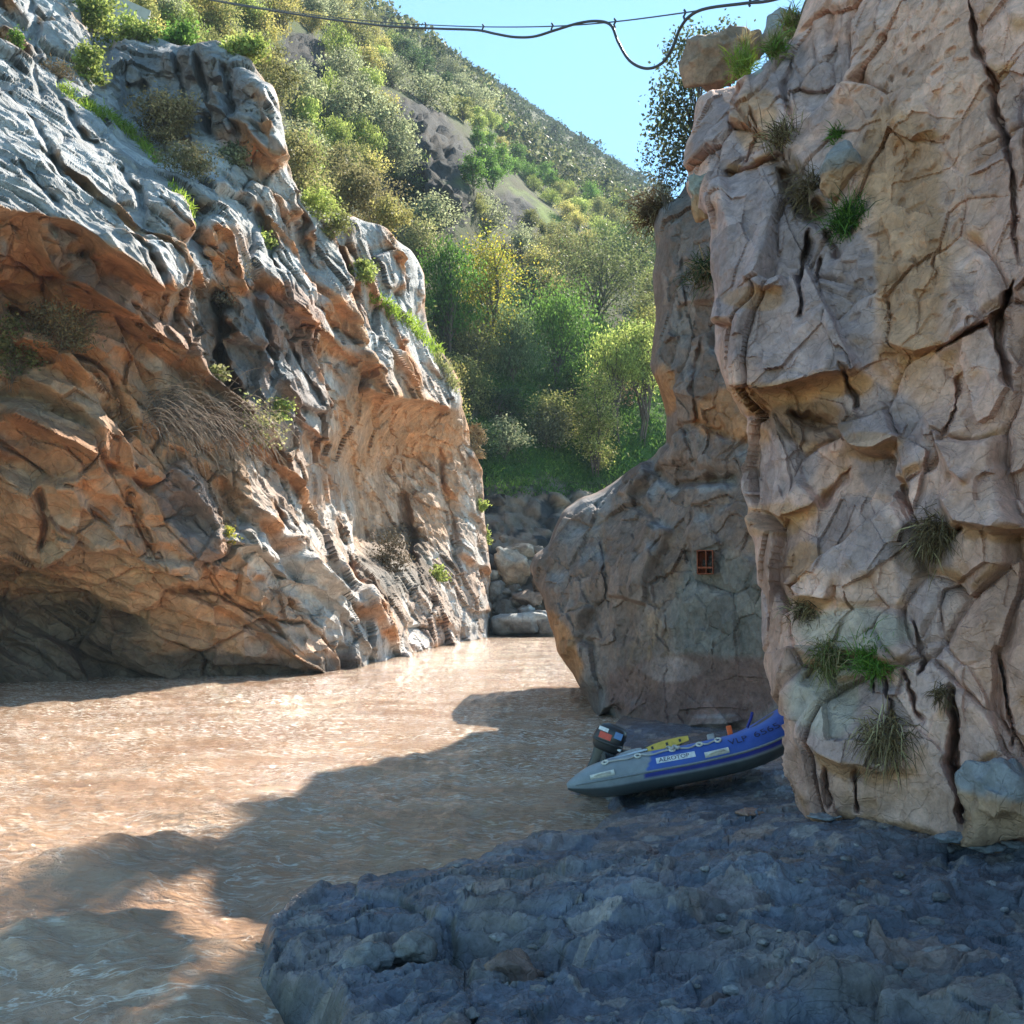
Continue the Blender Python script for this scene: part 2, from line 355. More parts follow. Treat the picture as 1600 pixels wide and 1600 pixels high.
L_CR = [([(38, -20), (48, 60), (60, 100)], 1.6, 9), ([(50, 100), (62, 140), (70, 165)], 0.8, 5), ([(60, 225), (95, 255), (130, 290), (150, 310)], 0.9, 5), ([(320, 440), (330, 520), (350, 600), (380, 640)], 2.2, 14), ([(380, 420), (400, 520), (420, 580)], 1.2, 8),
        ([(215, 110), (230, 170), (240, 240)], 1.6, 8), ([(270, 70), (285, 150), (300, 230)], 1.4, 7), ([(310, 80), (325, 160), (345, 240)], 1.5, 7), ([(350, 90), (362, 150), (385, 230)], 1.5, 8), ([(190, 90), (200, 150), (190, 210)], 1.4, 9), ([(540, 700), (560, 800), (580, 880)], 1.2, 20), ([(620, 760), (640, 850), (650, 900)], 1.5, 14), ([(680, 690), (700, 800), (715, 880)], 0.8, 7), ([(600, 390), (615, 440), (618, 490)], 0.8, 5),
        ([(0, 130), (40, 175), (85, 235), (110, 300)], 1.0, 5), ([(20, 250), (60, 290), (90, 330)], 0.8, 4), ([(90, 150), (120, 200), (165, 240)], 1.0, 6), ([(180, 260), (215, 300), (235, 350)], 1.1, 6), ([(150, 350), (200, 365), (240, 400)], 0.9, 6), ([(225, 390), (245, 430), (262, 480)], 1.0, 6), ([(300, 300), (310, 360), (325, 420)], 1.4, 9), ([(395, 320), (420, 390), (425, 440)], 1.5, 9), ([(455, 300), (470, 380), (500, 430)], 1.2, 7), ([(520, 370), (545, 440), (560, 500)], 1.3, 8), ([(480, 470), (530, 520), (570, 545)], 1.0, 6), ([(440, 520), (480, 590), (500, 640)], 1.0, 6), ([(640, 400), (650, 470), (670, 520)], 1.0, 6), ([(655, 560), (690, 600), (705, 640)], 1.0, 6),
        ([(0, 480), (60, 500), (130, 540)], 0.9, 8), ([(130, 590), (180, 640), (200, 700)], 0.8, 7), ([(200, 760), (215, 830), (240, 880)], 0.7, 7), ([(60, 740), (75, 800), (70, 850)], 0.7, 8), ([(240, 920), (330, 930), (400, 960), (460, 1010)], 0.6, 5), ([(420, 780), (440, 850), (470, 880)], 1.0, 8), ([(520, 800), (545, 880), (560, 930)], 1.2, 10)]
LB_N = np.array([0.50, 0.25, 0.83]); LB_N /= np.linalg.norm(LB_N)
LB_T = np.array([0.80, 0.25, -0.55]); LB_T -= LB_N * (LB_T @ LB_N); LB_T /= np.linalg.norm(LB_T); LB_U = np.cross(LB_N, LB_T)
def L_feature(px, py):
    f = lips(px, py, L_LIPS) - cracks(px, py, L_CR)
    return f * 1.0
def bed(P): return np.stack([P @ LB_T, P @ LB_N, P @ LB_U], -1)
def L_detail(P, N, px, py, E):
    w2, w3 = sstep(0.45, 0.16, E), sstep(0.2, 0.08, E)
    Q = bed(P); wv = np.stack([fbm(P / 3, 5, 3), fbm(P / 3 + 9, 6, 3), fbm(P / 3 + 31, 7, 3)], -1); lw = np.stack([fbm(P / 5, 305, 2), fbm(P / 5 + 9, 306, 2), fbm(P / 5 + 31, 307, 2)], -1)
    # bedding: saw-tooth ledges, lip below, gentle recession above
    b = Q[:, 1] / 2.5 + 0.5 * fbm(P / 8, 3, 2) + 0.10 * lw[:, 0]
    fb = b - np.floor(b); lay = _r(_hash(np.floor(b).astype(np.int32), np.zeros(len(b), np.int32), np.zeros(len(b), np.int32), 5))
    lat = sstep(-0.35, 0.35, fbm(np.stack([Q[:, 0] / 4 + 13 * lay, Q[:, 2] / 4, lay * 7], -1), 9, 2))
    smooth_zone = 1 - 0.75 * blobs(px, py, [(630, 760, 105, 140, 0), (60, 235, 90, 110, 30), (120, 230, 150, 130, 25)], 0 * px)
    saw = np.where(fb < 0.93, 1 - fb / 0.93, (fb - 0.93) / 0.07) * (0.15 + 0.85 * lay) * lat * 1.1 * smooth_zone
    b2 = Q[:, 1] / 0.62 + 0.6 * fbm(P / 2.5, 13, 3); f2 = b2 - np.floor(b2)
    saw2 = np.where(f2 < 0.88, 1 - f2 / 0.88, (f2 - 0.88) / 0.12) * 0.035 * sstep(-0.1, 0.4, fbm(P / 3.5, 15, 2)) * (0.3 + 0.7 * smooth_zone)
    v1, t1, c1 = blocks((Q + lw * 0.5) / np.array([3.8, 1.9, 2.6]), 41, 0.035, 1.3)
    vb, t2, c2 = blocks((Q + lw * 0.35) / np.array([1.7, 0.85, 1.2]), 42, 0.045, 1.4)
    v2, tf = facets((Q + lw * 0.3) / np.array([1.5, 0.8, 1.1]), 45, 1.3, 0.9); v3, t3 = facets((Q + lw * 0.2) / np.array([0.55, 0.32, 0.42]), 46, 1.3, 0.9)
    v2 = 0.55 * v2 + 0.6 * vb
    d = saw + saw2 + 1.0 * v1 * smooth_zone + 0.56 * w2 * v2 * (0.4 + 0.6 * smooth_zone) + 0.32 * w3 * v3 - 0.24 * c1 * w2 * sstep(-.3, .3, wv[:, 2]) - 0.12 * c2 * w2 * sstep(-.2, .3, wv[:, 1]) + 0.07 * fbm(P * 1.8, 23, 5)
    return d, (t1, t2, t3, c1, c2, wv, fb)
GREY = (0.35, 0.36, 0.37); PALE = (0.50, 0.50, 0.49); ORANGE = (0.52, 0.25, 0.105); RUST = (0.40, 0.15, 0.055); TAN = (0.46, 0.30, 0.19); DARKR = (0.16, 0.14, 0.13)
def L_colour(P, N, Nb, px, py, info):
    t1, t2, t3, c1, c2, wv, fb = info; n = len(px)
    col = np.tile(np.array(TAN), (n, 1))
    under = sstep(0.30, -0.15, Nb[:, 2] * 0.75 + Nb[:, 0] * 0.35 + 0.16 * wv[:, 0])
    low = sstep(300, 620, py + 0.25 * px + 120 * wv[:, 1])            # the sheltered lower wall is fresh orange rock
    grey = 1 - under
    upper = 1 - sstep(330, 560, py - 0.15 * px + 60 * wv[:, 2])
    col = blend(col, sstep(-0.4, 0.6, wv[:, 2] + 0.6 * (t1 - .5)), ORANGE, 0.75)
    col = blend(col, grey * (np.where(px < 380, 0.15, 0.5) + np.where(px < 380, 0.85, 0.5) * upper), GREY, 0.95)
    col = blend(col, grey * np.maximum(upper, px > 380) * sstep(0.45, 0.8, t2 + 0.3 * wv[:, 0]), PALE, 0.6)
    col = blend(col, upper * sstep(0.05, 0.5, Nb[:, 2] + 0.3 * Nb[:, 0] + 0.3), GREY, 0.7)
    col = blend(col, under * low * sstep(0.3, 0.7, t2), RUST, 0.45)
    col = blend(col, blobs(px, py, [(80, 480, 170, 90, 25), (60, 690, 140, 45, 10), (180, 480, 130, 60, 35), (330, 560, 90, 50, 30), (450, 480, 60, 30, 30), (380, 230, 40, 30, 30)], wv[:, 1]), RUST, 0.45)
    col = blend(col, blobs(px, py, [(620, 740, 100, 140, 0), (300, 960, 260, 70, 8)], wv[:, 1]), (0.50, 0.29, 0.16), 0.6)
    col = blend(col, blobs(px, py, [(40, 1010, 220, 75, 6), (330, 1045, 300, 32, 2), (620, 880, 60, 60, 40), (345, 560, 45, 110, -15)], wv[:, 0]), (0.10, 0.085, 0.07), 0.75)   # darker undercut foot, hollow and crevice
    col = blend(col, blobs(px, py, [(300, 790, 45, 90, -20), (430, 560, 60, 120, -20), (290, 140, 120, 70, 20)], wv[:, 2]), (0.17, 0.18, 0.20), 0.7)
    col = blend(col, blobs(px, py, [(430, 885, 110, 26, 36), (530, 975, 90, 34, 45), (575, 1015, 50, 26, 40)], wv[:, 1]), PALE, 0.8)  # pale streak puts the sunlight on the prow slab into its colour
    return col * (0.82 + 0.36 * t2)[:, None]
cliff_l, INF_L = relief('gorge_cliff', (-420, 36, -12, 500, 800), (-200, 40, -12, 650, 1090, 10, 1130), L_OUT, L_CTRL, L_feature, M_CLIFF, wrap=7, band=34, rnd=26, rnd_amt=1.2, detail=L_detail, colour=L_colour)
tag(cliff_l, 'sunlit layered grey and orange cliff rising from the far side of the brown river', kind='structure')

# ---------------------------------------------------------------- right cliff, close to the camera
R_OUT = [(1262, 1290), (1248, 1240), (1236, 1180), (1234, 1130), (1218, 1080), (1198, 1000), (1196, 930), (1190, 850), (1174, 800), (1166, 740), (1168, 690), (1172, 645), (1130, 605), (1122, 560), (1122, 450), (1116, 380), (1108, 330),
         (1088, 320), (1072, 285), (1076, 225), (1088, 180), (1098, 150), (1112, 136), (1150, 132), (1180, 114), (1204, 88), (1226, 70), (1248, 36), (1268, -20), (1300, -120), (1400, -240), (1600, -330), (2300, -420), (2300, 1700), (1700, 1420), (1520, 1330), (1400, 1310)]
R_CTRL = [(1260, 1260, 9.4), (1222, 1130, 9.9), (1200, 1000, 10.3), (1170, 750, 10.9), (1125, 600, 10.9), (1120, 300, 11.4), (1080, 250, 12.6), (1110, 130, 13.0), (1250, 10, 12.2), (1400, 0, 10.6), (1600, 0, 9.0), (1600, 600, 7.9), (1600, 1290, 8.0), (1400, 1260, 8.8), (1400, 600, 9.3), (1250, 450, 10.2), (1300, 900, 9.4), (1500, 900, 8.4), (1300, 1150, 9.0), (1500, 1250, 8.3), (1260, 150, 11.6), (1400, -200, 11.5), (1300, -100, 12.3), (1600, -330, 10), (2300, -400, 6.5), (2300, 700, 5.2), (2300, 1500, 5.0), (1480, 300, 9.3), (1800, 1400, 7.0), (1500, 600, 8.8)]
R_LIPS = [([(1118, 592), (1180, 604), (1260, 592), (1330, 570), (1345, 560)], 0.55, 120, 10),
          ([(1165, 786), (1210, 800), (1262, 786), (1282, 770)], 0.35, 60, 8),
          ([(1300, 655), (1330, 690), (1370, 692), (1410, 672)], 0.35, 50, 8),
          ([(1250, 968), (1300, 958), (1380, 952), (1440, 965)], -0.22, 30, 30),
          ([(1262, 1080), (1290, 1042), (1330, 1030), (1385, 1045), (1405, 1090)], -0.25, 8, 60),
          ([(1118, 270), (1160, 262), (1210, 240), (1232, 235)], -0.35, 6, 70),
          ([(1440, 640), (1465, 690), (1490, 740), (1530, 770)], 0.35, 40, 8), ([(1470, 770), (1500, 820), (1560, 830), (1620, 815)], 0.3, 50, 8),
          ([(1380, 200), (1420, 215), (1470, 190)], 0.2, 50, 10), ([(1360, 520), (1430, 540), (1500, 520), (1545, 490)], 0.3, 70, 9),
          ([(1220, 905), (1260, 930), (1310, 935)], 0.2, 40, 7), ([(1160, 440), (1190, 455), (1225, 448)], 0.2, 30, 6), ([(1250, 1150), (1320, 1190), (1400, 1200)], 0.12, 40, 6)]
R_CR = [([(1262, 345), (1256, 375), (1243, 402), (1240, 440), (1250, 470), (1246, 508)], 0.55, 5), ([(1282, 350), (1300, 380), (1302, 400)], 0.3, 5), ([(1276, 385), (1266, 440)], 0.22, 3.5),
        ([(1498, -40), (1530, 60), (1553, 120), (1560, 175), (1578, 260), (1585, 340), (1592, 430)], 0.35, 6), ([(1592, 430), (1570, 480), (1560, 545), (1568, 625)], 0.6, 7), ([(1460, 545), (1510, 522), (1560, 505)], 0.4, 5),
        ([(1215, 250), (1235, 300), (1262, 320), (1300, 340)], 0.55, 18), ([(1225, 640), (1262, 668), (1320, 672)], 0.35, 12), ([(1130, 612), (1170, 640), (1200, 650)], 0.3, 10),
        ([(1480, 1060), (1492, 1130), (1486, 1200), (1512, 1290)], 0.5, 7), ([(1376, 1050), (1392, 1100), (1400, 1150)], 0.2, 4), ([(1360, 1045), (1366, 1090)], 0.15, 3), ([(1405, 1040), (1425, 1110), (1440, 1140)], 0.2, 4), ([(1545, 1000), (1560, 1080), (1590, 1180)], 0.3, 5), ([(1440, 870), (1480, 850), (1520, 830)], 0.4, 9),
        ([(1420, 960), (1440, 1020), (1430, 1060)], 0.2, 5), ([(1330, 720), (1300, 760), (1280, 800)], 0.2, 6), ([(1330, 1195), (1340, 1270)], 0.15, 5), ([(1290, 1190), (1296, 1265)], 0.12, 5), ([(1400, 740), (1420, 800), (1440, 870)], 0.2, 5), ([(1300, 560), (1330, 620), (1335, 650)], 0.25, 6), ([(1500, 580), (1490, 640), (1460, 690)], 0.2, 4), ([(1240, 60), (1225, 130), (1240, 200)], 0.25, 7), ([(1165, 160), (1175, 210), (1160, 260)], 0.15, 4)]
def R_feature(px, py): return lips(px, py, R_LIPS) - cracks(px, py, R_CR)
def R_detail(P, N, px, py, E):
    w2, w3 = sstep(0.16, 0.06, E), sstep(0.07, 0.03, E)
    wv = np.stack([fbm(P / 1.1, 55, 4), fbm(P / 1.1 + 9, 56, 4), fbm(P / 1.1 + 31, 57, 4)], -1); lw = np.stack([fbm(P / 1.8, 355, 2), fbm(P / 1.8 + 9, 356, 2), fbm(P / 1.8 + 31, 357, 2)], -1)
    pitted = blobs(px, py, [(1430, 320, 110, 330, 0), (1450, 100, 110, 160, 0)], 2.0 * wv[:, 0] + 0.8 * wv[:, 2])
    blk = 1 - 0.6 * pitted
    v1, t1, c1 = blocks((P + lw * 0.25) / np.array([1.2, 1.2, 1.5]), 61, 0.035, 1.2)
    vb, t2, c2 = blocks((P + lw * 0.15) / np.array([0.52, 0.52, 0.66]), 62, 0.05, 1.3)
    v2, tf = facets((P + lw * 0.15) / np.array([0.6, 0.6, 0.72]), 64, 1.3, 0.8); v3, t3 = facets((P + lw * 0.1) / np.array([0.22, 0.22, 0.27]), 65, 1.3, 0.9)
    v2 = 0.7 * v2 + 0.6 * vb
    rough = fbm(P * 7, 70, 4); pits = sstep(0.25, 0.7, vnoise(P * 9 + 2 * wv, 71))
    d = 0.42 * v1 * blk + 0.20 * v2 * blk * w2 + 0.085 * v3 * w3 - 0.10 * c1 * blk - 0.05 * c2 * blk * sstep(-.1, .4, wv[:, 1]) + 0.02 * rough + 0.03 * fbm(P * 2.2, 72, 3) - 0.05 * pits * (0.2 + 0.8 * pitted)
    return d, (t1, t2, t3, c1, c2, wv, pitted)
RPINK = (0.63, 0.365, 0.29); ROR = (0.50, 0.25, 0.11); RGREY = (0.40, 0.285, 0.28); RBROWN = (0.31, 0.20, 0.135); RPALE = (0.72, 0.46, 0.39)
def R_colour(P, N, Nb, px, py, info):
    t1, t2, t3, c1, c2, wv, pitted = info; n = len(px)
    col = np.tile(np.array(RPINK), (n, 1))
    col = blend(col, sstep(0.1, 0.6, wv[:, 0] + 0.5 * (t1 - .5)), RPALE, 0.8)
    col = blend(col, sstep(0.05, 0.5, wv[:, 1] + 0.6 * (t2 - .5)), RGREY, 0.75)
    col = blend(col, pitted, (0.63, 0.37, 0.28), 0.8)
    grey = blobs(px, py, [(1190, 400, 80, 160, 0), (1240, 520, 90, 80, 0), (1320, 440, 40, 120, -10), (1215, 740, 60, 62, 0), (1270, 300, 30, 60, 0), (1340, 630, 60, 36, 10), (1320, 830, 70, 60, 0), (1290, 140, 30, 70, 10), (1390, 700, 60, 70, 20), (1130, 230, 30, 70, 0), (1450, 880, 40, 90, 0), (1330, 1120, 70, 90, 0), (1210, 110, 40, 60, 0)], 1.8 * wv[:, 2] + 0.8 * (t2 - .5))
    col = blend(col, grey, RGREY, 0.85)
    col = blend(col, blobs(px, py, [(1340, 985, 95, 40, 0), (1300, 1090, 45, 60, 0)], wv[:, 0] + 0.8 * (t2 - .5)), (0.48, 0.41, 0.34), 0.7)
    under = sstep(-0.1, -0.5, Nb[:, 2] + 0.25 * wv[:, 1])
    col = blend(col, under, ROR, 0.75)
    col = blend(col, blobs(px, py, [(1200, 625, 85, 24, 5), (1260, 605, 90, 18, -8), (1200, 810, 50, 26, 0), (1185, 470, 40, 16, 0), (1370, 690, 50, 14, 0), (1420, 400, 60, 200, 0), (1390, 250, 50, 80, 0), (1180, 180, 30, 50, 20), (1255, 880, 24, 30, 0)], wv[:, 1]), ROR, 0.55)
    col = blend(col, blobs(px, py, [(1260, 660, 70, 28, 0), (1240, 280, 26, 60, -30), (1440, 860, 40, 40, 40)], wv[:, 2]), (0.20, 0.115, 0.075), 0.7)     # dark soil held in the pockets
    col = blend(col, sstep(1180, 1270, py + 40 * wv[:, 0]) * sstep(0.2, 0.6, t2), (0.33, 0.20, 0.14), 0.5)
    return col * (0.8 + 0.4 * t2)[:, None]
cliff_r, INF_R = relief('gorge_cliff', (1020, 400, 1620, 60, 2300), (-430, 50, -16, 800, 1330, 20, 1480), R_OUT, R_CTRL, R_feature, M_NEAR, wrap=2.4, band=34, rnd=34, rnd_amt=0.35, detail=R_detail, colour=R_colour, wob=9, relax=(3, 13.0, 30.0))
tag(cliff_r, 'shaded pinkish brown cliff towering beside the boat, with grass tufts in its cracks', kind='structure')

# ---------------------------------------------------------------- the outcrop behind the boat
M_OUT = [(925, 1135), (908, 1090), (895, 1060), (880, 1030), (868, 1010), (856, 975), (848, 940), (838, 915), (832, 890), (842, 872), (862, 858), (872, 828), (884, 800), (905, 775), (935, 762), (965, 742), (1000, 722), (1038, 690), (1042, 650), (1034, 610), (1018, 575), (1018, 530), (1026, 480), (1024, 430), (1030, 390), (1026, 350), (1034, 325), (1060, 308), (1090, 268), (1106, 172), (1126, 134), (1160, 122), (1192, 100), (1214, 66), (1242, 34), (1292, -110), (1420, -300), (1420, 1210), (1200, 1200), (1000, 1165)]  # unseen top behind the near cliff, raised to cast shadow on ledge and river
M_CTRL = [(925, 1110, 22.5), (908, 1090, 23.2), (840, 890, 25.2), (870, 1000, 24.2), (880, 800, 25.6), (935, 765, 25.2), (1000, 725, 24.2), (1000, 900, 21.2), (1000, 1050, 21.0), (950, 900, 22.3), (1100, 1100, 19.6), (1100, 900, 19.6), (1190, 900, 18.6), (1190, 1130, 18.6), (1100, 745, 20.2), (1100, 690, 21.2), (1040, 690, 22.3), (1040, 600, 22.4), (1100, 600, 21.2), (1100, 400, 21.8), (1030, 400, 23.0), (1040, 320, 23.6), (1100, 300, 23.0), (1170, 500, 20.6), (1420, -300, 21.5), (1250, 0, 22.5), (1420, 300, 20), (1420, 700, 18), (1420, 1150, 17), (960, 1150, 21.4), (930, 850, 23.6)]
M_LIPS = [([(1000, 735), (1060, 728), (1120, 735), (1175, 745)], -0.6, 12, 60), ([(832, 895), (860, 960), (880, 1030), (910, 1100)], 0.5, 50, 10), ([(930, 1110), (990, 1128), (1080, 1136), (1180, 1128)], 0.45, 60, 9),
          ([(1080, 868), (1110, 858), (1130, 850)], 0.25, 26, 5), ([(1020, 580), (1040, 610), (1100, 625)], 0.3, 40, 8), ([(1050, 470), (1100, 460), (1125, 455)], 0.4, 40, 9), ([(870, 1020), (900, 1000), (930, 990)], 0.3, 30, 20)]
M_CR = [([(960, 770), (1000, 790), (1030, 810)], 0.3, 8), ([(935, 820), (945, 880), (940, 950)], 0.25, 6), ([(1020, 740), (1060, 750), (1110, 745), (1170, 748)], 0.5, 8), ([(890, 950), (900, 1000)], 0.15, 4), ([(1030, 870), (1045, 960), (1040, 1020)], 0.12, 6), ([(938, 1118), (955, 1135), (960, 1150)], 1.0, 16), ([(1100, 520), (1080, 600), (1090, 680)], 0.3, 8), ([(1040, 670), (1090, 660), (1150, 690)], 0.4, 10), ([(1060, 390), (1070, 450), (1060, 510)], 0.25, 6)]
def M_feature(px, py): return lips(px, py, M_LIPS) - cracks(px, py, M_CR)
def M_detail(P, N, px, py, E):
    w2, w3 = sstep(0.2, 0.08, E), sstep(0.1, 0.04, E)
    wv = np.stack([fbm(P / 1.6, 85, 4), fbm(P / 1.6 + 9, 86, 4), fbm(P / 1.6 + 31, 87, 4)], -1)
    lw = np.stack([fbm(P / 2.4, 385, 2), fbm(P / 2.4 + 9, 386, 2), fbm(P / 2.4 + 31, 387, 2)], -1)
    v1, t1, c1 = blocks((P + lw * 0.35) / np.array([1.6, 1.6, 1.9]), 91, 0.04, 1.1)
    v2, t2, c2 = blocks((P + lw * 0.2) / np.array([0.6, 0.6, 0.75]), 92, 0.06, 1.1); vf, tf = facets((P + lw * .2) / np.array([0.5, 0.5, 0.75]), 94, 1.3, .9); v2 = 0.6 * v2 + 0.7 * vf
    v3, t3 = facets((P + lw * 0.1) / np.array([0.24, 0.24, 0.34]), 96, 1.3, 0.9)
    flat = sstep(880, 1050, px) * sstep(980, 1060, py)
    d = (0.42 * v1 + 0.24 * w2 * v2 + 0.14 * w3 * v3) * (1 - 0.6 * flat) - 0.04 * c1 * (1 - flat) - 0.02 * c2 * (1 - flat) + 0.13 * fbm(P * np.array([2.5, 2.5, 1.6]), 95, 5)
    return d, (t1, t2, t3, wv)
def M_colour(P, N, Nb, px, py, info):
    t1, t2, t3, wv = info; n = len(px)
    col = np.tile(np.array((0.245, 0.18, 0.155)), (n, 1))
    col = blend(col, sstep(0, 0.6, wv[:, 0] + 0.6 * (t2 - .5)), (0.235, 0.205, 0.195), 0.8)
    col = blend(col, sstep(0.15, 0.6, wv[:, 1] + 0.5 * (t3 - .5)), (0.36, 0.24, 0.16), 0.7)
    col = blend(col, blobs(px, py, [(1120, 960, 90, 110, 0)], wv[:, 2]), (0.20, 0.205, 0.195), 0.7)
    col = blend(col, blobs(px, py, [(1060, 1080, 120, 50, 0), (1160, 1080, 60, 50, 0)], wv[:, 0]), (0.22, 0.125, 0.105), 0.7)
    col = blend(col, blobs(px, py, [(1045, 1045, 45, 22, 0)], wv[:, 1]), (0.42, 0.33, 0.31), 0.6)
    col = blend(col, blobs(px, py, [(880, 1010, 24, 60, -25), (1036, 610, 16, 40, 0), (1150, 650, 60, 40, 0)], 0.5 * wv[:, 1]), (0.50, 0.24, 0.10), 0.7)  # left edge patch paints in the orange light off the water
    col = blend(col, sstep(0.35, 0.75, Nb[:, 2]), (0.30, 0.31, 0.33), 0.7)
    return col * (0.68 + 0.36 * t2)[:, None]
outcrop, INF_M = relief('rock_outcrop', (790, 260, 1215, 30, 1420), (-300, 60, 280, 520, 1170, 10, 1210), M_OUT, M_CTRL, M_feature, M_NEAR, wrap=5, band=34, rnd=22, rnd_amt=0.7, detail=M_detail, colour=M_colour, wob=8, relax=(5, 6.0, 16.0))
tag(outcrop, 'dull brown rock outcrop standing in the river behind the inflatable boat', kind='structure')
# ---------------------------------------------------------------- the wooded hillside up the gorge
H_OUT = [(-300, -200), (420, -200), (520, -60), (560, 0), (585, 22), (640, 52), (720, 103), (800, 152), (880, 206), (940, 246), (1000, 282), (1100, 340), (1250, 420), (1250, 1040), (640, 1040), (500, 800), (-300, 700)]
H_CTRL = [(-300, -200, 60), (-300, 600, 45), (760, 800, 72), (760, 860, 68), (760, 1030, 64), (860, 1030, 64), (860, 880, 67), (900, 760, 80), (1050, 760, 84), (760, 740, 74), (850, 800, 73), (720, 690, 78), (900, 650, 87), (1040, 650, 90), (720, 600, 82), (900, 585, 95), (1040, 560, 101), (700, 480, 84), (850, 480, 118), (1000, 450, 140), (680, 350, 95), (800, 380, 135), (900, 350, 175), (1000, 350, 230), (600, 160, 112), (660, 200, 108), (722, 238, 107), (735, 300, 106), (660, 320, 104), (700, 350, 103), (765, 235, 185), (705, 160, 190), (645, 112, 165), (785, 335, 150), (600, 330, 98), (800, 280, 180), (900, 280, 250), (1000, 300, 350), (590, 45, 240), (640, 90, 200), (560, 0, 250), (640, 52, 340), (800, 152, 420), (880, 206, 440), (1000, 282, 460), (1250, 450, 420), (1250, 700, 100), (1250, 1030, 64), (850, 238, 290),
          (450, 50, 105), (500, 200, 92), (400, 30, 88), (250, 30, 66), (150, 80, 48), (100, 0, 50), (300, 100, 60), (450, 300, 62), (550, 330, 75), (520, 120, 100), (500, 800, 60), (420, -200, 130)]
H_LIPS = [([(545, 120), (600, 150), (650, 165), (700, 195), (725, 225)], 12, 26, 80), ([(650, 290), (690, 300), (730, 330)], 8, 20, 40), ([(755, 300), (805, 303), (855, 340)], 12, 10, 26), ([(430, 60), (480, 80), (500, 110)], 3, 10, 24), ([(765, 800), (830, 770), (900, 800)], 2, 14, 20)]
nr, nc = 330, 300
gx, gy = np.meshgrid(np.linspace(-300, 1250, nc), np.linspace(-200, 1040, nr)); px = gx.ravel(); py = gy.ravel()
wx = fbm(np.stack([px / 80, py / 80, 0 * px], -1), 131, 4) * 14
s, nx, ny = poly_dist(H_OUT, px, py); out = s < 0; k = np.clip(-s / 40, 0, 1)
qx = np.where(out, nx, px); qy = np.where(out, ny, py)
D = rbf(H_CTRL, qx, qy) * np.where(out, 1 + 0.5 * k, 1) - lips(qx + wx, qy + wx, H_LIPS) * 0.8
P = at(qx, qy, D)
rock = blobs(qx, qy, [(672, 206, 78, 32, 42), (690, 250, 45, 40, 20), (690, 320, 45, 45, 20), (805, 330, 42, 26, 20), (480, 90, 40, 36, 30), (430, 250, 30, 90, -10), (600, 330, 40, 60, 0)], fbm(P / 6, 140, 3))
bank = sstep(735, 790, qy + 20 * fbm(P / 4, 141, 3)) * (qx > 600)
rk = np.maximum(rock, bank)
v1, t1, c1 = blocks(P / np.array([3.0, 3.0, 2.4]) + 0.3 * fbm(P / 4, 143, 3)[:, None], 144, 0.07, 1.2); v2, t2, c2 = blocks(P / 1.1 + 0.4 * fbm(P / 2, 145, 3)[:, None], 146, 0.08, 1.2)
H_N0 = grid_normals(P, nr, nc)
d = 0.8 * fbm(P / 9, 147, 4) + rk * (1.6 * v1 + 0.6 * v2 - 0.3 * c1)
P = P + (H_N0 * 0.5 + np.array([0, -0.5, 0])) * d[:, None]
H_N = grid_normals(P, nr, nc)
g1 = fbm(P / 5, 150, 4)
col = np.tile(np.array((0.05, 0.055, 0.024)), (len(px), 1))
col = blend(col, sstep(-0.1, 0.4, g1), (0.05, 0.075, 0.02), 0.9)
col = blend(col, blobs(qx, qy, [(880, 670, 170, 90, 0), (800, 560, 60, 60, 0)], g1), (0.05, 0.12, 0.02), 0.85)
col = blend(col, blobs(qx, qy, [(870, 350, 90, 10, 38)], g1), (0.13, 0.19, 0.03), 0.85)
col = blend(col, sstep(0.3, 0.7, fbm(P / 3, 151, 3)), (0.075, 0.062, 0.04), 0.6)
col = blend(col, rk, (0.04, 0.044, 0.05), 0.97); col = blend(col, rk * sstep(0.5, 0.9, t2), (0.055, 0.055, 0.055), 0.7)
col = blend(col, rk * sstep(0.7, 0.9, t1) , (0.075, 0.06, 0.05), 0.6)
col = blend(col, bank * sstep(0.2, 0.6, t2), (0.24, 0.20, 0.165), 0.8); col = blend(col, bank * sstep(0.7, 0.9, t1), (0.31, 0.25, 0.19), 0.7)
f = grid_faces(nr, nc, s > -40); vv, ff, cc = compact(P, f, col)
hill = tag(obj('hillside', mesh_from('hillside', vv, ff, cc), M_SOIL), 'steep scrub covered hillside rising beyond the gorge', kind='structure')
INF_H = (gx[0], gy[:, 0], P.reshape(nr, nc, 3), H_N.reshape(nr, nc, 3))
H_ROCK = rk.reshape(nr, nc)

# ---------------------------------------------------------------- river
nr, nc = 500, 440
tx = np.concatenate([np.linspace(-900, -30, 30, endpoint=False), np.linspace(-30, 1000, 380, endpoint=False), np.linspace(1000, 2300, 30)]); inv = np.linspace(1 / 2.2, 1 / 95.0, nr)
gx, gi = np.meshgrid(tx, inv); Y = (1 / gi).ravel(); X = ((gx.ravel() - 800) / F) * Y
flow = np.array([-0.35, -0.94]); cross = np.array([0.94, -0.35])
a = X * flow[0] + Y * flow[1]; c = X * cross[0] + Y * cross[1]
def W(sa, scn, seed, o=3, sx=0.0): return fbm(np.stack([a / sa, c / scn, 0 * a + sx], -1), seed, o)
def ridge(n): return 1 - 2 * np.abs(n)
wrp = 0.5 * W(3.0, 3.0, 200)
near = sstep(16, 6, Y) * sstep(0.5, -2.0, X + 0.12 * Y)
Z = 0.06 * W(2.6, 1.3, 201, 3) + 0.035 * ridge(W(0.9, 1.8, 202, 3)) + 0.045 * ridge(W(0.35, 0.6, 203, 3)) + 0.020 * W(0.12, 0.2, 204, 2)
swell = fbm(np.stack([a / 1.5 + wrp, c / 2.4, 0 * a], -1), 210, 2)
Z += near * (0.26 * swell + 0.04 * ridge(W(0.6, 0.9, 211, 3)) + 0.02 * ridge(W(0.2, 0.25, 212, 3)))
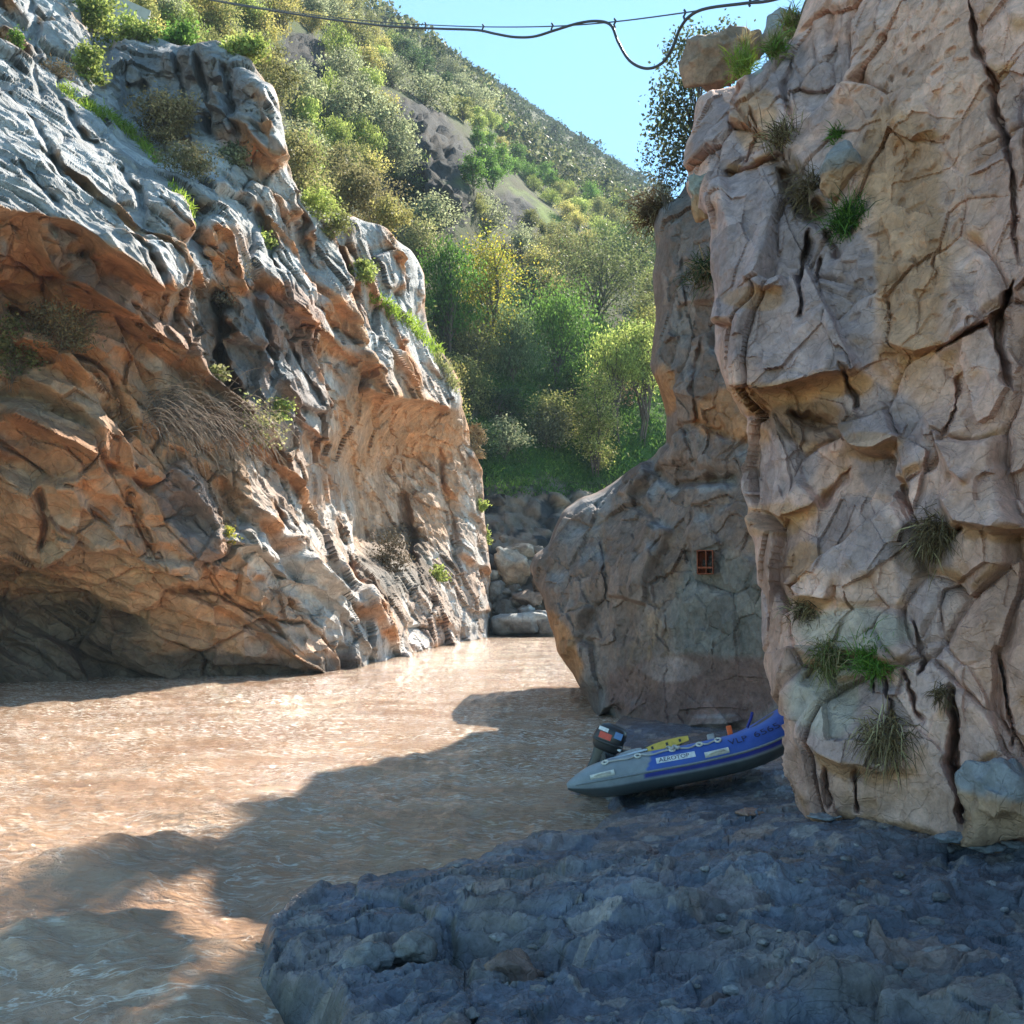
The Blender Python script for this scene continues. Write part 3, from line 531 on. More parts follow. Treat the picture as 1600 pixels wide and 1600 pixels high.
Z *= sstep(0, 1, 3.0 / np.maximum(0.08 * Y, 0.5))
def bumpline(x0, y0, x1, y1, h, wd):
    e = np.array([x1 - x0, y1 - y0]); L = np.hypot(*e); e = e / L; nn = np.array([-e[1], e[0]])
    u = ((X - x0) * e[0] + (Y - y0) * e[1]) / L; v = (X - x0) * nn[0] + (Y - y0) * nn[1] + 0.25 * W(1.0, 1.0, 220)
    return h * np.exp(-(v / wd) ** 2) * ends(np.clip(u, 0, 1), 0.35)
pA = ground(0, 1400, 0); pB = ground(330, 1310, 0); Z += bumpline(pA[0], pA[1], pB[0], pB[1], 0.20, 0.35)
pA = ground(-60, 1530, 0); pB = ground(260, 1440, 0); Z += bumpline(pA[0], pA[1], pB[0], pB[1], 0.13, 0.28)
pA = ground(240, 1300, 0); pB = ground(520, 1265, 0); Z += bumpline(pA[0], pA[1], pB[0], pB[1], 0.12, 0.30)
m, n, l, b = new_mat('muddy river water')
g = n.new('ShaderNodeNewGeometry'); mp = n.new('ShaderNodeMapping'); mp.inputs['Rotation'].default_value = (0, 0, R_(-20)); mp.inputs['Scale'].default_value = (0.75, 1.5, 1); l.new(g.outputs['Position'], mp.inputs['Vector'])
n1 = n.new('ShaderNodeTexNoise'); n1.inputs['Scale'].default_value = 5.5; n1.inputs['Detail'].default_value = 7; n1.inputs['Roughness'].default_value = 0.62; n1.inputs['Distortion'].default_value = 0.25; l.new(mp.outputs[0], n1.inputs['Vector'])
n2 = n.new('ShaderNodeTexNoise'); n2.inputs['Scale'].default_value = 0.5; n2.inputs['Detail'].default_value = 4; l.new(mp.outputs[0], n2.inputs['Vector'])
cr = n.new('ShaderNodeValToRGB'); cr.color_ramp.elements[0].position = 0.35; cr.color_ramp.elements[0].color = (0.36, 0.215, 0.13, 1); cr.color_ramp.elements[1].position = 0.65; cr.color_ramp.elements[1].color = (0.47, 0.30, 0.185, 1); l.new(n2.outputs['Fac'], cr.inputs[0]); 
def glint_mask(scale, lo, hi, rot, sc_):
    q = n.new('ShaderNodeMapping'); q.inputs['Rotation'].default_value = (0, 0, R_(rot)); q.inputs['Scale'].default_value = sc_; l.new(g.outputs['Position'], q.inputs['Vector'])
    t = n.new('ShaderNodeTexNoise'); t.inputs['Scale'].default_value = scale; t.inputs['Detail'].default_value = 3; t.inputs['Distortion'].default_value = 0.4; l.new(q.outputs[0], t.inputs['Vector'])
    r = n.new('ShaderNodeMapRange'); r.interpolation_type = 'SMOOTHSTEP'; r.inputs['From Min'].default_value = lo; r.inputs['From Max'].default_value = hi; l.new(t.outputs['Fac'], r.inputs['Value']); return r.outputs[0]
fa = glint_mask(13.0, .53, .63, -12, (.6, 1.6, 1)); fb_ = glint_mask(.7, .34, .54, 10, (.6, 1.5, 1)); sy = n.new('ShaderNodeSeparateXYZ'); l.new(g.outputs['Position'], sy.inputs[0]); fy = n.new('ShaderNodeMapRange'); fy.inputs['From Min'].default_value = 9; fy.inputs['From Max'].default_value = 20; fy.inputs['To Min'].default_value = .12; l.new(sy.outputs['Y'], fy.inputs['Value'])   # painted glint flecks fade out towards the near water
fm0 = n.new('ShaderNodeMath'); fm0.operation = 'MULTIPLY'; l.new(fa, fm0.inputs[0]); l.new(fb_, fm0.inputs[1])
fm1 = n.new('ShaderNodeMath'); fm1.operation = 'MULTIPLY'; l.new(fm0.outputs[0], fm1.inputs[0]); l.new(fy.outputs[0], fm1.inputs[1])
# thin connected lines painted in as bright ripple reflections
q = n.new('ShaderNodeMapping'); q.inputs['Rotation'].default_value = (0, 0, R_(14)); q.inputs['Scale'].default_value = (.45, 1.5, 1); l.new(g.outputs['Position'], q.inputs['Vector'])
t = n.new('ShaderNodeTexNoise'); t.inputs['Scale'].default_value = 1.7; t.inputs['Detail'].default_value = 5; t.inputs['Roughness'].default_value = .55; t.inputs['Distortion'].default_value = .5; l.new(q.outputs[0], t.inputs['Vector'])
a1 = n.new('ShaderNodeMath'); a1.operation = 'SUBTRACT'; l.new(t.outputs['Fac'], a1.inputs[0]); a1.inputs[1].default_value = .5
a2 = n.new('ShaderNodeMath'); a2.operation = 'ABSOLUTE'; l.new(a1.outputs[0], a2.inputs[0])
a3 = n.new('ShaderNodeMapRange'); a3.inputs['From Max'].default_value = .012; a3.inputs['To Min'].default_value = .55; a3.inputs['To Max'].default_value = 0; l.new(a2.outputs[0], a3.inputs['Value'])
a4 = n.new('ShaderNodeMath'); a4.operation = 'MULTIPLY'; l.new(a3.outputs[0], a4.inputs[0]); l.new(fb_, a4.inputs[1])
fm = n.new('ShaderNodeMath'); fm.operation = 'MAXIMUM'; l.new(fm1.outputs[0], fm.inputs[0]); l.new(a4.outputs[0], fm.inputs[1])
mxf = n.new('ShaderNodeMix'); mxf.data_type = 'RGBA'; l.new(fm.outputs[0], mxf.inputs[0]); l.new(cr.outputs[0], mxf.inputs[6]); mxf.inputs[7].default_value = (.95, .88, .76, 1); l.new(mxf.outputs[2], b.inputs['Base Color'])  # pale tone stands in for sun glints and sky on the ripples
b.inputs['Roughness'].default_value = 0.06; b.inputs['Specular IOR Level'].default_value = 0.5; b.inputs['IOR'].default_value = 1.55
bu = n.new('ShaderNodeBump'); bu.inputs['Strength'].default_value = 0.7; bu.inputs['Distance'].default_value = 0.24; l.new(n1.outputs['Fac'], bu.inputs['Height']); l.new(bu.outputs[0], b.inputs['Normal'])
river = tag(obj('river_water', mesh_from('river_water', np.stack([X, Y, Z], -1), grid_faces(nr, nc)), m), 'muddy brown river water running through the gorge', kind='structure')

# ---------------------------------------------------------------- rock ledge in the foreground
edge = [(395, 1500), (402, 1428), (450, 1392), (560, 1366), (690, 1350), (768, 1345), (772, 1322), (800, 1318), (830, 1308), (905, 1296), (958, 1268), (945, 1245), (885, 1242), (880, 1226), (905, 1200), (925, 1170)]
G = [ground(x, y, 0.30)[:2] for x, y in edge[:5]] + [ground(x, y, 0.22)[:2] for x, y in edge[5:11]] + [ground(x, y, 0.08)[:2] for x, y in edge[11:]]
G += [(1.7, 19.5), (2.2, 21.5), (4, 23), (14, 23), (14, 1.2), (-1.35, 1.2), tuple(ground(500, 1660, 0.15)[:2]), tuple(ground(478, 1585, 0.2)[:2]), tuple(ground(440, 1545, 0.2)[:2])]
nr, nc = 560, 730
tx = np.concatenate([np.linspace(300, 375, 10, endpoint=False), np.linspace(375, 1615, 680, endpoint=False), np.linspace(1615, 2300, 40)]); inv = np.concatenate([np.linspace(1 / 1.4, 1 / 3.9, 30, endpoint=False), np.linspace(1 / 3.9, 1 / 24.0, nr - 30)])
gx, gi = np.meshgrid(tx, inv); Y = (1 / gi).ravel(); X = ((gx.ravel() - 800) / F) * Y
q = np.stack([X, Y, 0 * X], -1); wv = np.stack([fbm(q * 1.3, 301, 4), fbm(q * 1.3 + 7, 302, 4), 0 * X], -1)
s, _, _ = poly_dist(G, X + 0.12 * wv[:, 0], Y + 0.12 * wv[:, 1])
top = rbf([(-1.8, 7.3, 1.36), (-1.2, 9.5, 1.3), (0, 11, 1.22), (0.8, 13.5, 1.05), (1.5, 18, 1.05), (3, 20, 1.2), (2.6, 11.5, 1.35), (2.7, 9.3, 1.7), (4.2, 8.2, 1.72), (6, 6, 1.9), (0, 7, 1.48), (1.5, 7, 1.6), (0, 5, 1.55), (-1, 5, 1.35), (2, 4.5, 1.75), (0, 3, 1.75), (4, 3, 1.9), (14, 10, 2), (1, 9.5, 1.42), (14, 20, 2)], X * 100, Y * 100) if False else None
C = np.array([(-1.8, 7.3, .27), (-1.2, 9.5, .25), (0, 11, .22), (0.8, 13.5, .04), (1.5, 18, .05), (3, 20, .2), (2.6, 11.5, .35), (2.7, 9.3, .70), (4.2, 8.2, .72), (6, 6, .9), (0, 7, .48), (1.5, 7, .62), (0, 5, .52), (-1, 5, .34), (2, 4.5, .75), (0, 3, .7), (4, 3, .9), (14, 10, 1), (1, 9.5, .42), (14, 20, 1), (1.2, 12.6, .12), (3.5, 13, .4)])
dd = 1 / (((X[:, None] - C[:, 0]) ** 2 + (Y[:, None] - C[:, 1]) ** 2) + 0.15) ** 1.5; top = (dd @ C[:, 2]) / dd.sum(1)
LR = np.stack([X * 0.9 + Y * 0.3, Y * 0.9 - X * 0.3, 0 * X], -1)
v1, t1, c1 = blocks((LR + 0.2 * np.stack([fbm(q / 1.5, 391, 2), fbm(q / 1.5 + 7, 392, 2), 0 * X], -1)) / np.array([1.6, 0.95, 1]), 311, 0.025, 0.8); lw = np.stack([fbm(q / 1.5, 391, 2), fbm(q / 1.5 + 7, 392, 2), 0 * X], -1); vb, t2, c2 = blocks((LR + 0.15 * lw) / np.array([0.5, 0.34, 1]), 312, 0.03, 1.1); v2, tf = facets((LR + .15 * lw) / np.array([.62, .4, 1]), 315, 1.5, 1.0); v2 = .6 * v2 + .6 * vb; v3, t3 = facets((LR + 0.08 * lw) / np.array([0.22, 0.15, 1]), 316, 1.5, 1.1); v4, t4 = facets(LR / np.array([.085, .06, 1]), 317, 1.5, 1.1); v5, t5 = facets(LR / np.array([.04, .03, 1]), 318, 1.5, 1.1)
rough = sstep(-0.5, 0.3, wv[:, 0] + 0.3)
stp = fbm(q / 0.8, 320, 3) * 3.2; terr = (np.floor(stp) + sstep(0.35, 0.65, stp - np.floor(stp))) * 0.045
ht = 0.15 * v1 + 0.075 * v2 * rough + 0.06 * v3 * rough + 0.03 * v4 + 0.012 * v5 - 0.03 * c1 - 0.02 * c2 * rough + 1.4 * terr + 0.012 * fbm(q * 5, 321, 4)
mud = sstep(13.2, 14.5, Y); ht = ht * (1 - 0.6 * mud) * (1 - 0.55 * sstep(6.5, 9.5, Y))
hole = np.zeros_like(X)
for hx, hy, hz, r, dp in [(800, 1335, .2, .16, .3), (880, 1335, .3, .18, .12), (930, 1362, .3, .2, .10), (600, 1450, .4, .14, .10), (690, 1425, .4, .16, .09), (720, 1480, .45, .22, .14), (850, 1510, .5, .18, .12), (1180, 1420, .6, .22, .12), (1080, 1400, .6, .2, .10), (1430, 1480, .8, .3, .14), (1520, 1500, .8, .25, .12), (1000, 1330, .45, .2, .08)]:
    hp = ground(hx, hy, hz); hole += dp * np.exp(-(((X - hp[0]) / (1.7 * r)) ** 2 + ((Y - hp[1]) / r) ** 2) ** 1.5)
Z = (top + ht - hole) * sstep(-0.02, 0.16, s) - 0.7 * sstep(0.05, -0.25, s) + 0.0
for it in range(4):
    Zg = Z.reshape(nr, nc); sl_ = np.maximum(np.abs(np.gradient(Zg, axis=0)), np.abs(np.gradient(Zg, axis=1))).ravel() / (Y / F)
    if it == 0: wz = np.clip(blur(sstep(5.0, 14.0, sl_)[:, None], nr, nc, 1)[:, 0] * 1.4, 0, .8)
    Z = Z * (1 - wz) + blur(Z[:, None], nr, nc, 1)[:, 0] * wz
Pl = np.stack([X - 0.0, Y, Z], -1); Nl = grid_normals(Pl, nr, nc)
col = np.tile(np.array((0.11, 0.117, 0.145)), (len(X), 1))
col = blend(col, sstep(0, 0.5, wv[:, 0] + 0.5 * (t2 - .5)), (0.155, 0.165, 0.195), 0.9); col = blend(col, sstep(0.2, 0.7, wv[:, 1] + 0.5 * (t1 - .5)), (0.17, 0.14, 0.13), 0.7)
col = blend(col, sstep(0.0, 0.5, fbm(q / 0.9, 395, 3)), (0.17, 0.14, 0.125), 0.7); col = blend(col, sstep(0.8, 0.95, t3), (0.27, 0.22, 0.18), 0.6); col = blend(col, sstep(0.82, 0.95, t2) * rough, (0.27, 0.17, 0.12), 0.6)
col = blend(col, sstep(0.6, 0.2, Nl[:, 2]) * (X < 0.5), (0.075, 0.075, 0.05), 0.7)                      # darker upright faces on the left part
col = blend(col, mud * sstep(19, 15, Y), (0.20, 0.125, 0.09), 0.8)
dk = 0.7 * sstep(1.5, 4.5, X + 0.35 * (8 - Y)) * sstep(9.5, 5, Y); col = blend(col, dk * sstep(-.3, .3, wv[:, 1]), (0.115, 0.11, 0.105), 0.6)   # darker towards the near right
f = grid_faces(nr, nc, s > -0.35); vv, ff, cc = compact(Pl, f, col * (0.8 + 0.4 * t3)[:, None])
ledge = tag(obj('rock_ledge', mesh_from('rock_ledge', vv, ff, cc, False), M_LEDGE), 'rough shaded rock ledge along the near bank of the river', kind='structure')
INF_G = (X.reshape(nr, nc), Y.reshape(nr, nc), Z.reshape(nr, nc))
def ledge_z(x, y):
    j = np.argmin((INF_G[0] - x) ** 2 + (INF_G[1] - y) ** 2); return float(INF_G[2].ravel()[j])
# ---------------------------------------------------------------- boulders and loose stones
def ico(sub):
    import bmesh
    bm = bmesh.new(); bmesh.ops.create_icosphere(bm, subdivisions=sub, radius=1.0); bm.verts.ensure_lookup_table()
    v = np.array([q.co[:] for q in bm.verts]); f = np.array([[q.index for q in t.verts] for t in bm.faces]); bm.free(); return v, f
ICO = {k: ico(k) for k in (3, 4, 5)}
def boulder(name, c, size, seed, col, sub=4, top=None, under=None, mat=None, rot=0.0, flat=0.95, box=0.0):
    v, f = ICO[sub]; size = np.array(size, float)
    u = np.sign(v) * np.abs(v) ** (1 - 0.45 * box) if box else v
    q = u * size / size.mean() + seed * 3.7
    b1, t1 = facets(q / 1.3, seed, 1.6, .7); b2, t2 = facets(q / 0.5, seed + 1, 1.5, .9); c2 = 0
    r = 1 + flat * 0.8 * b1 + flat * 0.28 * b2 + 0.12 * fbm(q * 0.8, seed + 2, 2) + 0.02 * fbm(q * 5, seed + 3, 3)
    p = u * r[:, None] * size
    c_, s_ = math.cos(rot), math.sin(rot); p = np.stack([p[:, 0] * c_ - p[:, 2] * s_, p[:, 1], p[:, 0] * s_ + p[:, 2] * c_], -1)
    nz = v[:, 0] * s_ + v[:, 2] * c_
    cc = np.tile(np.array(col), (len(v), 1)) * (0.8 + 0.4 * t2)[:, None]
    nn = fbm(q * 1.5, seed + 5, 3)
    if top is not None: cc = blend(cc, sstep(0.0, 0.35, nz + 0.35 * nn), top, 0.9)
    if under is not None: cc = blend(cc, sstep(0.1, -0.3, nz + 0.35 * nn), under, 0.8)
    o = obj(name, mesh_from(name, p, f, cc), mat or M_NEAR); o.location = V(c); return o
def pxs(px, py, D, w_px, h_px, depth=0.9):
    k = D / F; return at(px, py, D), (w_px * k / 2, w_px * k / 2 * depth, h_px * k / 2)
GT = (0.27, 0.27, 0.275)
for i, (px, py, D, w_, h_, col, top, under, lab, rot, sd) in enumerate([
        (1130, 78, 21.5, 116, 108, (0.30, 0.20, 0.145), None, None, 'large brown boulder perched on the skyline, highest at the cliff corner', 0.5, 3),
        (1226, 55, 20.5, 66, 84, (0.31, 0.22, 0.165), GT, None, 'tall brown boulder with pale grass on its top beside the perched boulder', -0.3, 9),
        (1200, 117, 12.5, 42, 44, (0.30, 0.31, 0.31), None, (0.36, 0.25, 0.17), 'small rounded grey stone below the perched boulder', 0.2, 17),
        (1191, 148, 12.4, 40, 46, (0.42, 0.24, 0.12), None, None, 'orange stone wedged under the rounded grey stone', 0.4, 23),
        (1308, 268, 10.25, 62, 100, (0.44, 0.25, 0.15), (0.27, 0.26, 0.27), None, 'orange faced stone wedged in the cliff above the green grass pocket', -0.35, 31),
        (1575, 1252, 7.75, 138, 118, (0.44, 0.28, 0.19), (0.25, 0.265, 0.30), None, 'big orange boulder with a blue grey top at the foot of the near cliff', -0.5, 41),
        (1098, 300, 12.2, 40, 76, (0.33, 0.33, 0.30), None, ROR, 'pale greenish block on the cliff edge above the dark overhang', 0.1, 47)]):
    c, sz = pxs(px, py, D, w_, h_); c = np.array(c) + np.array([0, sz[1] * 0.4, 0])
    tag(boulder('boulder', c, sz, sd, col, 5, top, under, rot=rot), lab, 'boulder')
for i, (px, py, D, w_, h_, col, top, lab, sd, bx) in enumerate([
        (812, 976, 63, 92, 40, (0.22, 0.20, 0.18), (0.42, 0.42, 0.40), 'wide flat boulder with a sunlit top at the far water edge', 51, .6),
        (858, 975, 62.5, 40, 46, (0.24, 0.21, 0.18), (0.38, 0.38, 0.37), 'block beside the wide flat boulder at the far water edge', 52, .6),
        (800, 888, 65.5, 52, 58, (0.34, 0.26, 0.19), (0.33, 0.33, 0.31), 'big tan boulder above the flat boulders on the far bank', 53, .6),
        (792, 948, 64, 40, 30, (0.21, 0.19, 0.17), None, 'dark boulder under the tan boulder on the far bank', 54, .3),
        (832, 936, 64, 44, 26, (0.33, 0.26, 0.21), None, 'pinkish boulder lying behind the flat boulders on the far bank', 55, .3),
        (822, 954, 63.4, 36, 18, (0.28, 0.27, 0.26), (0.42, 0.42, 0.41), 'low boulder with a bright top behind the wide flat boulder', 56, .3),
        (850, 915, 64.5, 40, 34, (0.26, 0.23, 0.20), None, 'rounded boulder against the outcrop edge on the far bank', 57, .3),
        (775, 925, 64.5, 24, 40, (0.24, 0.23, 0.22), None, 'upright boulder against the cliff end on the far bank', 58, .5),
        (812, 862, 66, 50, 26, (0.28, 0.27, 0.24), None, 'grey boulder on top of the tan boulder on the far bank', 59, .3)]):
    c, sz = pxs(px, py, D, w_, h_); tag(boulder('boulder', c, sz, sd, tuple(.8 * q for q in col), 4, top, None, M_CLIFF, box=bx, flat=0.85), lab, 'boulder')
rr = random.Random(5)
for i in range(46):
    px = rr.uniform(768, 866); py = rr.uniform(838, 968); D = 66.5 - (py - 840) * 0.02; w_ = rr.uniform(10, 26)
    c, sz = pxs(px, py, D, w_, w_ * rr.uniform(0.55, 0.9)); g_ = rr.uniform(0.11, 0.24)
    tag(boulder('stone', c, sz, 80 + i, (g_ * 1.05, g_ * 0.95, g_ * 0.85), 3, (0.36, 0.36, 0.34) if rr.random() < .4 else None, None, M_CLIFF), 'small stone among the rubble on the far river bank', 'stone', 'rubble stones on the far river bank')
for i, (px, py, z, w_, h_, col, lab, sd) in enumerate([
        (800, 1515, .46, 120, 110, (0.22, 0.145, 0.115), 'large reddish brown stone set in the rock ledge close to the camera', 201),
        (1000, 1328, .42, 66, 44, (0.24, 0.19, 0.18), 'smooth grey brown stone on the ledge below the boat', 202),
        (985, 1420, .5, 40, 56, (0.25, 0.16, 0.12), 'reddish stone standing in the middle of the ledge', 203),
        (1168, 1268, .62, 46, 16, (0.30, 0.17, 0.12), 'small flat orange stone in front of the near cliff', 204),
        (1290, 1272, .7, 60, 14, (0.25, 0.26, 0.28), 'flat grey stone tucked under the foot of the near cliff', 205),
        (1490, 1306, .74, 56, 26, (0.24, 0.25, 0.27), 'grey stone lying beside the big orange boulder', 206),
        (1545, 1322, .74, 50, 26, (0.22, 0.23, 0.25), 'dark grey stone in front of the big orange boulder', 207),
        (1585, 1318, .74, 36, 22, (0.24, 0.25, 0.27), 'rounded grey stone by the frame edge under the orange boulder', 208),
        (640, 1480, .44, 70, 80, (0.21, 0.195, 0.18), 'pale jutting stone on the outer corner of the ledge', 209),
        (560, 1500, .40, 84, 90, (0.19, 0.19, 0.19), 'dark blocky stone at the water side of the ledge', 210),
        (960, 1150, .12, 34, 36, (0.18, 0.19, 0.20), 'grey stone in the hollow under the outcrop behind the motor', 211),
        (1240, 1185, .5, 40, 30, (0.20, 0.20, 0.21), 'grey stone under the bow of the boat', 212)]):
    c = ground(px, py, z); D = c[1]; k = D / F
    o = boulder('stone', (c[0], c[1], z - 0.1 * h_ * k), (w_ * k / 2, w_ * k / 2 * .9, h_ * k / 2 * 0.62), sd, col, 4, None, None, M_LEDGE); tag(o, lab, 'stone')
rr = random.Random(8)
for i in range(120):
    px = rr.uniform(700, 1600); py = rr.uniform(1290, 1590); c = ground(px, py, .6); w_ = rr.uniform(.015, .05)
    if c[0] < -0.8: continue
    z = ledge_z(c[0], c[1]); g_ = rr.uniform(.14, .30)
    o = boulder('pebble', (c[0], c[1], z + w_ * .1), (w_ * rr.uniform(.8, 1.5), w_, w_ * .6), 300 + i, (g_ * 1.05, g_ * .97, g_ * .92), 3, None, None, M_LEDGE)
    tag(o, 'small loose pebble lying on the rough rock ledge', 'pebble', 'pebbles scattered on the ledge')

# ---------------------------------------------------------------- plants: leaf clouds, stems, tufts
def unit(a): return a / np.maximum(np.linalg.norm(a, axis=-1, keepdims=True), 1e-9)
def leaf_quads(c, L, Wd, cols, g, dirs=None, var=0.25):
    n = len(c); d = unit(g.normal(size=(n, 3))) if dirs is None else unit(dirs + 0.45 * g.normal(size=(n, 3)))
    s = unit(np.cross(d, unit(g.normal(size=(n, 3))))); sc_ = g.uniform(0.6, 1.3, (n, 1))
    a = d * L * sc_ / 2; b = s * Wd * sc_ / 2
    v = np.stack([c - a, c + b, c + a, c - b], 1).reshape(-1, 3); f = np.arange(4 * n).reshape(n, 4)
    pal = np.array(cols); k = pal[g.integers(0, len(pal), n)] * g.uniform(1 - var, 1 + var, (n, 1))
    return v, f, np.repeat(k, 4, 0)
def tubes(paths, radii, ns=5, col=(0.12, 0.09, 0.07)):
    V_, F_ = [], []; base = 0; an = np.arange(ns) * 2 * math.pi / ns
    for P, r in zip(paths, radii):
        P = np.asarray(P, float); m = len(P); t = unit(np.gradient(P, axis=0)); ref = np.where(np.abs(t[:, 2:3]) > 0.9, [[1, 0, 0]], [[0, 0, 1]])
        x = unit(np.cross(t, ref)); y = np.cross(t, x); r = np.broadcast_to(np.asarray(r, float), (m,))
        ring = P[:, None] + r[:, None, None] * (np.cos(an)[None, :, None] * x[:, None] + np.sin(an)[None, :, None] * y[:, None])
        V_.append(ring.reshape(-1, 3)); i = np.arange(m * ns).reshape(m, ns); j = np.roll(i, -1, 1)
        F_.append(np.stack([i[:-1], j[:-1], j[1:], i[1:]], -1).reshape(-1, 4) + base); base += m * ns
    v = np.concatenate(V_); return v, np.concatenate(F_), np.tile(np.array(col), (len(v), 1))
def curve_path(a, b, g, wob=0.1, m=6, sag=0.0):
    t = np.linspace(0, 1, m)[:, None]; L = np.linalg.norm(np.array(b) - a); p = np.array(a) * (1 - t) + np.array(b) * t
    p = p + np.cumsum(g.normal(size=(m, 3)), 0) * wob * L * 0.12 * t; p[:, 2] += sag * 4 * (t * (1 - t))[:, 0]; return p
def tree_mesh(seed, h, wd, cols, leaf=(0.2, 0.1), n=2600, trunks=1, bare=0.3, droop=0.0, clumps=26, spread=0.17, stem_col=(0.11, 0.09, 0.075), tr=0.016):
    """meshes of a wood (trunk and limbs) and a crown of leaf clumps, base at the origin"""
    g = np.random.default_rng(seed); tips = []
    for i in range(clumps):
        u = unit(g.normal(size=3)); rad = g.uniform(0.35, 1.15); z = bare + (1 - bare) * (0.5 + 0.47 * u[2] * rad)
        fall = 1 - 0.5 * max(0, (z - 0.6) / 0.4)
        tips.append([u[0] * wd / 2 * rad * fall, u[1] * wd / 2 * rad * fall, z * h])
    tips = np.array(tips); paths, rad = [], []
    for k in range(trunks):
        a = np.array([g.normal() * 0.05 * wd, g.normal() * 0.05 * wd, -0.25]); top = np.array([g.normal() * 0.18 * wd, g.normal() * 0.18 * wd, h * g.uniform(0.75, 0.92)])
        tp = curve_path(a, top, g, 0.25, 9); paths.append(tp); rad.append(np.linspace(tr * h, tr * h * 0.15, 9) / trunks ** .6)
        for t in tips[k::trunks]:
            zz = np.clip((t[2] - 0.28 * h) / h, 0.08, 0.8); j = int(np.clip(zz * 9, 1, 7)); paths.append(curve_path(tp[j], t, g, 0.25, 6, 0.05 * h)); rad.append(np.linspace(tr * h * 0.42, tr * h * 0.08, 6))
    w_ = tubes(paths, rad, 5, stem_col)
    per = n // clumps; c = []; dr = []; shade = []
    for t in tips:
        k = g.normal(size=(per, 3)) * np.array([1, 1, 0.8]) * spread * wd
        if droop: k[:, 2] -= droop * h * g.uniform(0, 1, per) ** 1.5
        k *= g.uniform(.7, 1.35); shade.append(np.full(per, g.uniform(.62, 1.38))); c.append(t + k); dr.append(np.tile([0, 0, -1.0], (per, 1)) if droop else unit(k + [0, 0, 0.35]))
    c = np.concatenate(c); dr = np.concatenate(dr); c[:, 2] = np.maximum(c[:, 2], 0.06 * h)
    lq = leaf_quads(c, leaf[0], leaf[1], cols, g, dr if droop else None); lq[2][:] *= np.repeat(np.concatenate(shade), 4)[:, None]      # each spray has its own leaf tint
    return mesh_from('trunk', *w_), mesh_from('crown', *lq, smooth=False)
def plant(name, cat, label, loc, wood, crown, group=None, rot=0.0, scale=1.0, wm=None, cm=None, cname='crown', wname='trunk'):
    o = empty(name, V(loc), (0, 0, rot)); o.scale = (scale,) * 3 if np.isscalar(scale) else scale
    if wood is not None: obj(wname, wood, wm or M_BARK, o)
    obj(cname, crown, cm or M_LEAF, o); return tag(o, label, cat, group)
OLIVE = [(0.17, 0.18, 0.06), (0.22, 0.22, 0.085), (0.13, 0.145, 0.045)]
GREEN = [(0.12, 0.23, 0.045), (0.17, 0.29, 0.06), (0.09, 0.17, 0.035)]
LIGHT = [(0.29, 0.35, 0.09), (0.36, 0.41, 0.12), (0.21, 0.28, 0.07)]
YELLOW = [(0.38, 0.35, 0.05), (0.30, 0.32, 0.05), (0.40, 0.32, 0.05), (0.21, 0.26, 0.045)]
GREYG = [(0.19, 0.21, 0.12), (0.24, 0.26, 0.15), (0.15, 0.165, 0.09)]
DARKG = [(0.045, 0.075, 0.03), (0.06, 0.095, 0.035), (0.035, 0.06, 0.025)]
DRYB = [(0.26, 0.19, 0.10), (0.20, 0.14, 0.08), (0.30, 0.235, 0.13)]
PALEL = [(0.30, 0.31, 0.13), (0.24, 0.27, 0.10), (0.35, 0.33, 0.16)]
KINDS = [('olive green scrub tree', OLIVE, (0.24, 0.11), 0.12, 1, 0.0), ('fresh green broad tree', GREEN, (0.24, 0.13), 0.2, 2, 0.0), ('pale grey green bush', GREYG, (0.20, 0.10), 0.05, 3, 0.0), ('light green feathery tree', LIGHT, (0.26, 0.09), 0.2, 2, 0.08), ('dark green dense tree', DARKG, (0.24, 0.13), 0.1, 1, 0.0), ('yellowish green scrub tree', [(0.29, 0.27, 0.08), (0.24, 0.24, 0.065), (0.34, 0.29, 0.11)], (0.22, 0.11), 0.1, 2, 0.0)]
PROTO = []
for k, (nm, cl, lf, bare, trk, dr) in enumerate(KINDS):
    for q in range(2):
        PROTO.append((k, tree_mesh(500 + k * 7 + q, 4.2 if k != 2 else 3.0, 3.6 if q else 3.1, [tuple((1.1 if k in (1, 3) else 1.4) * c for c in x) for x in cl], lf, 3200, trk, bare, dr, 34 + 8 * q, 0.105)))
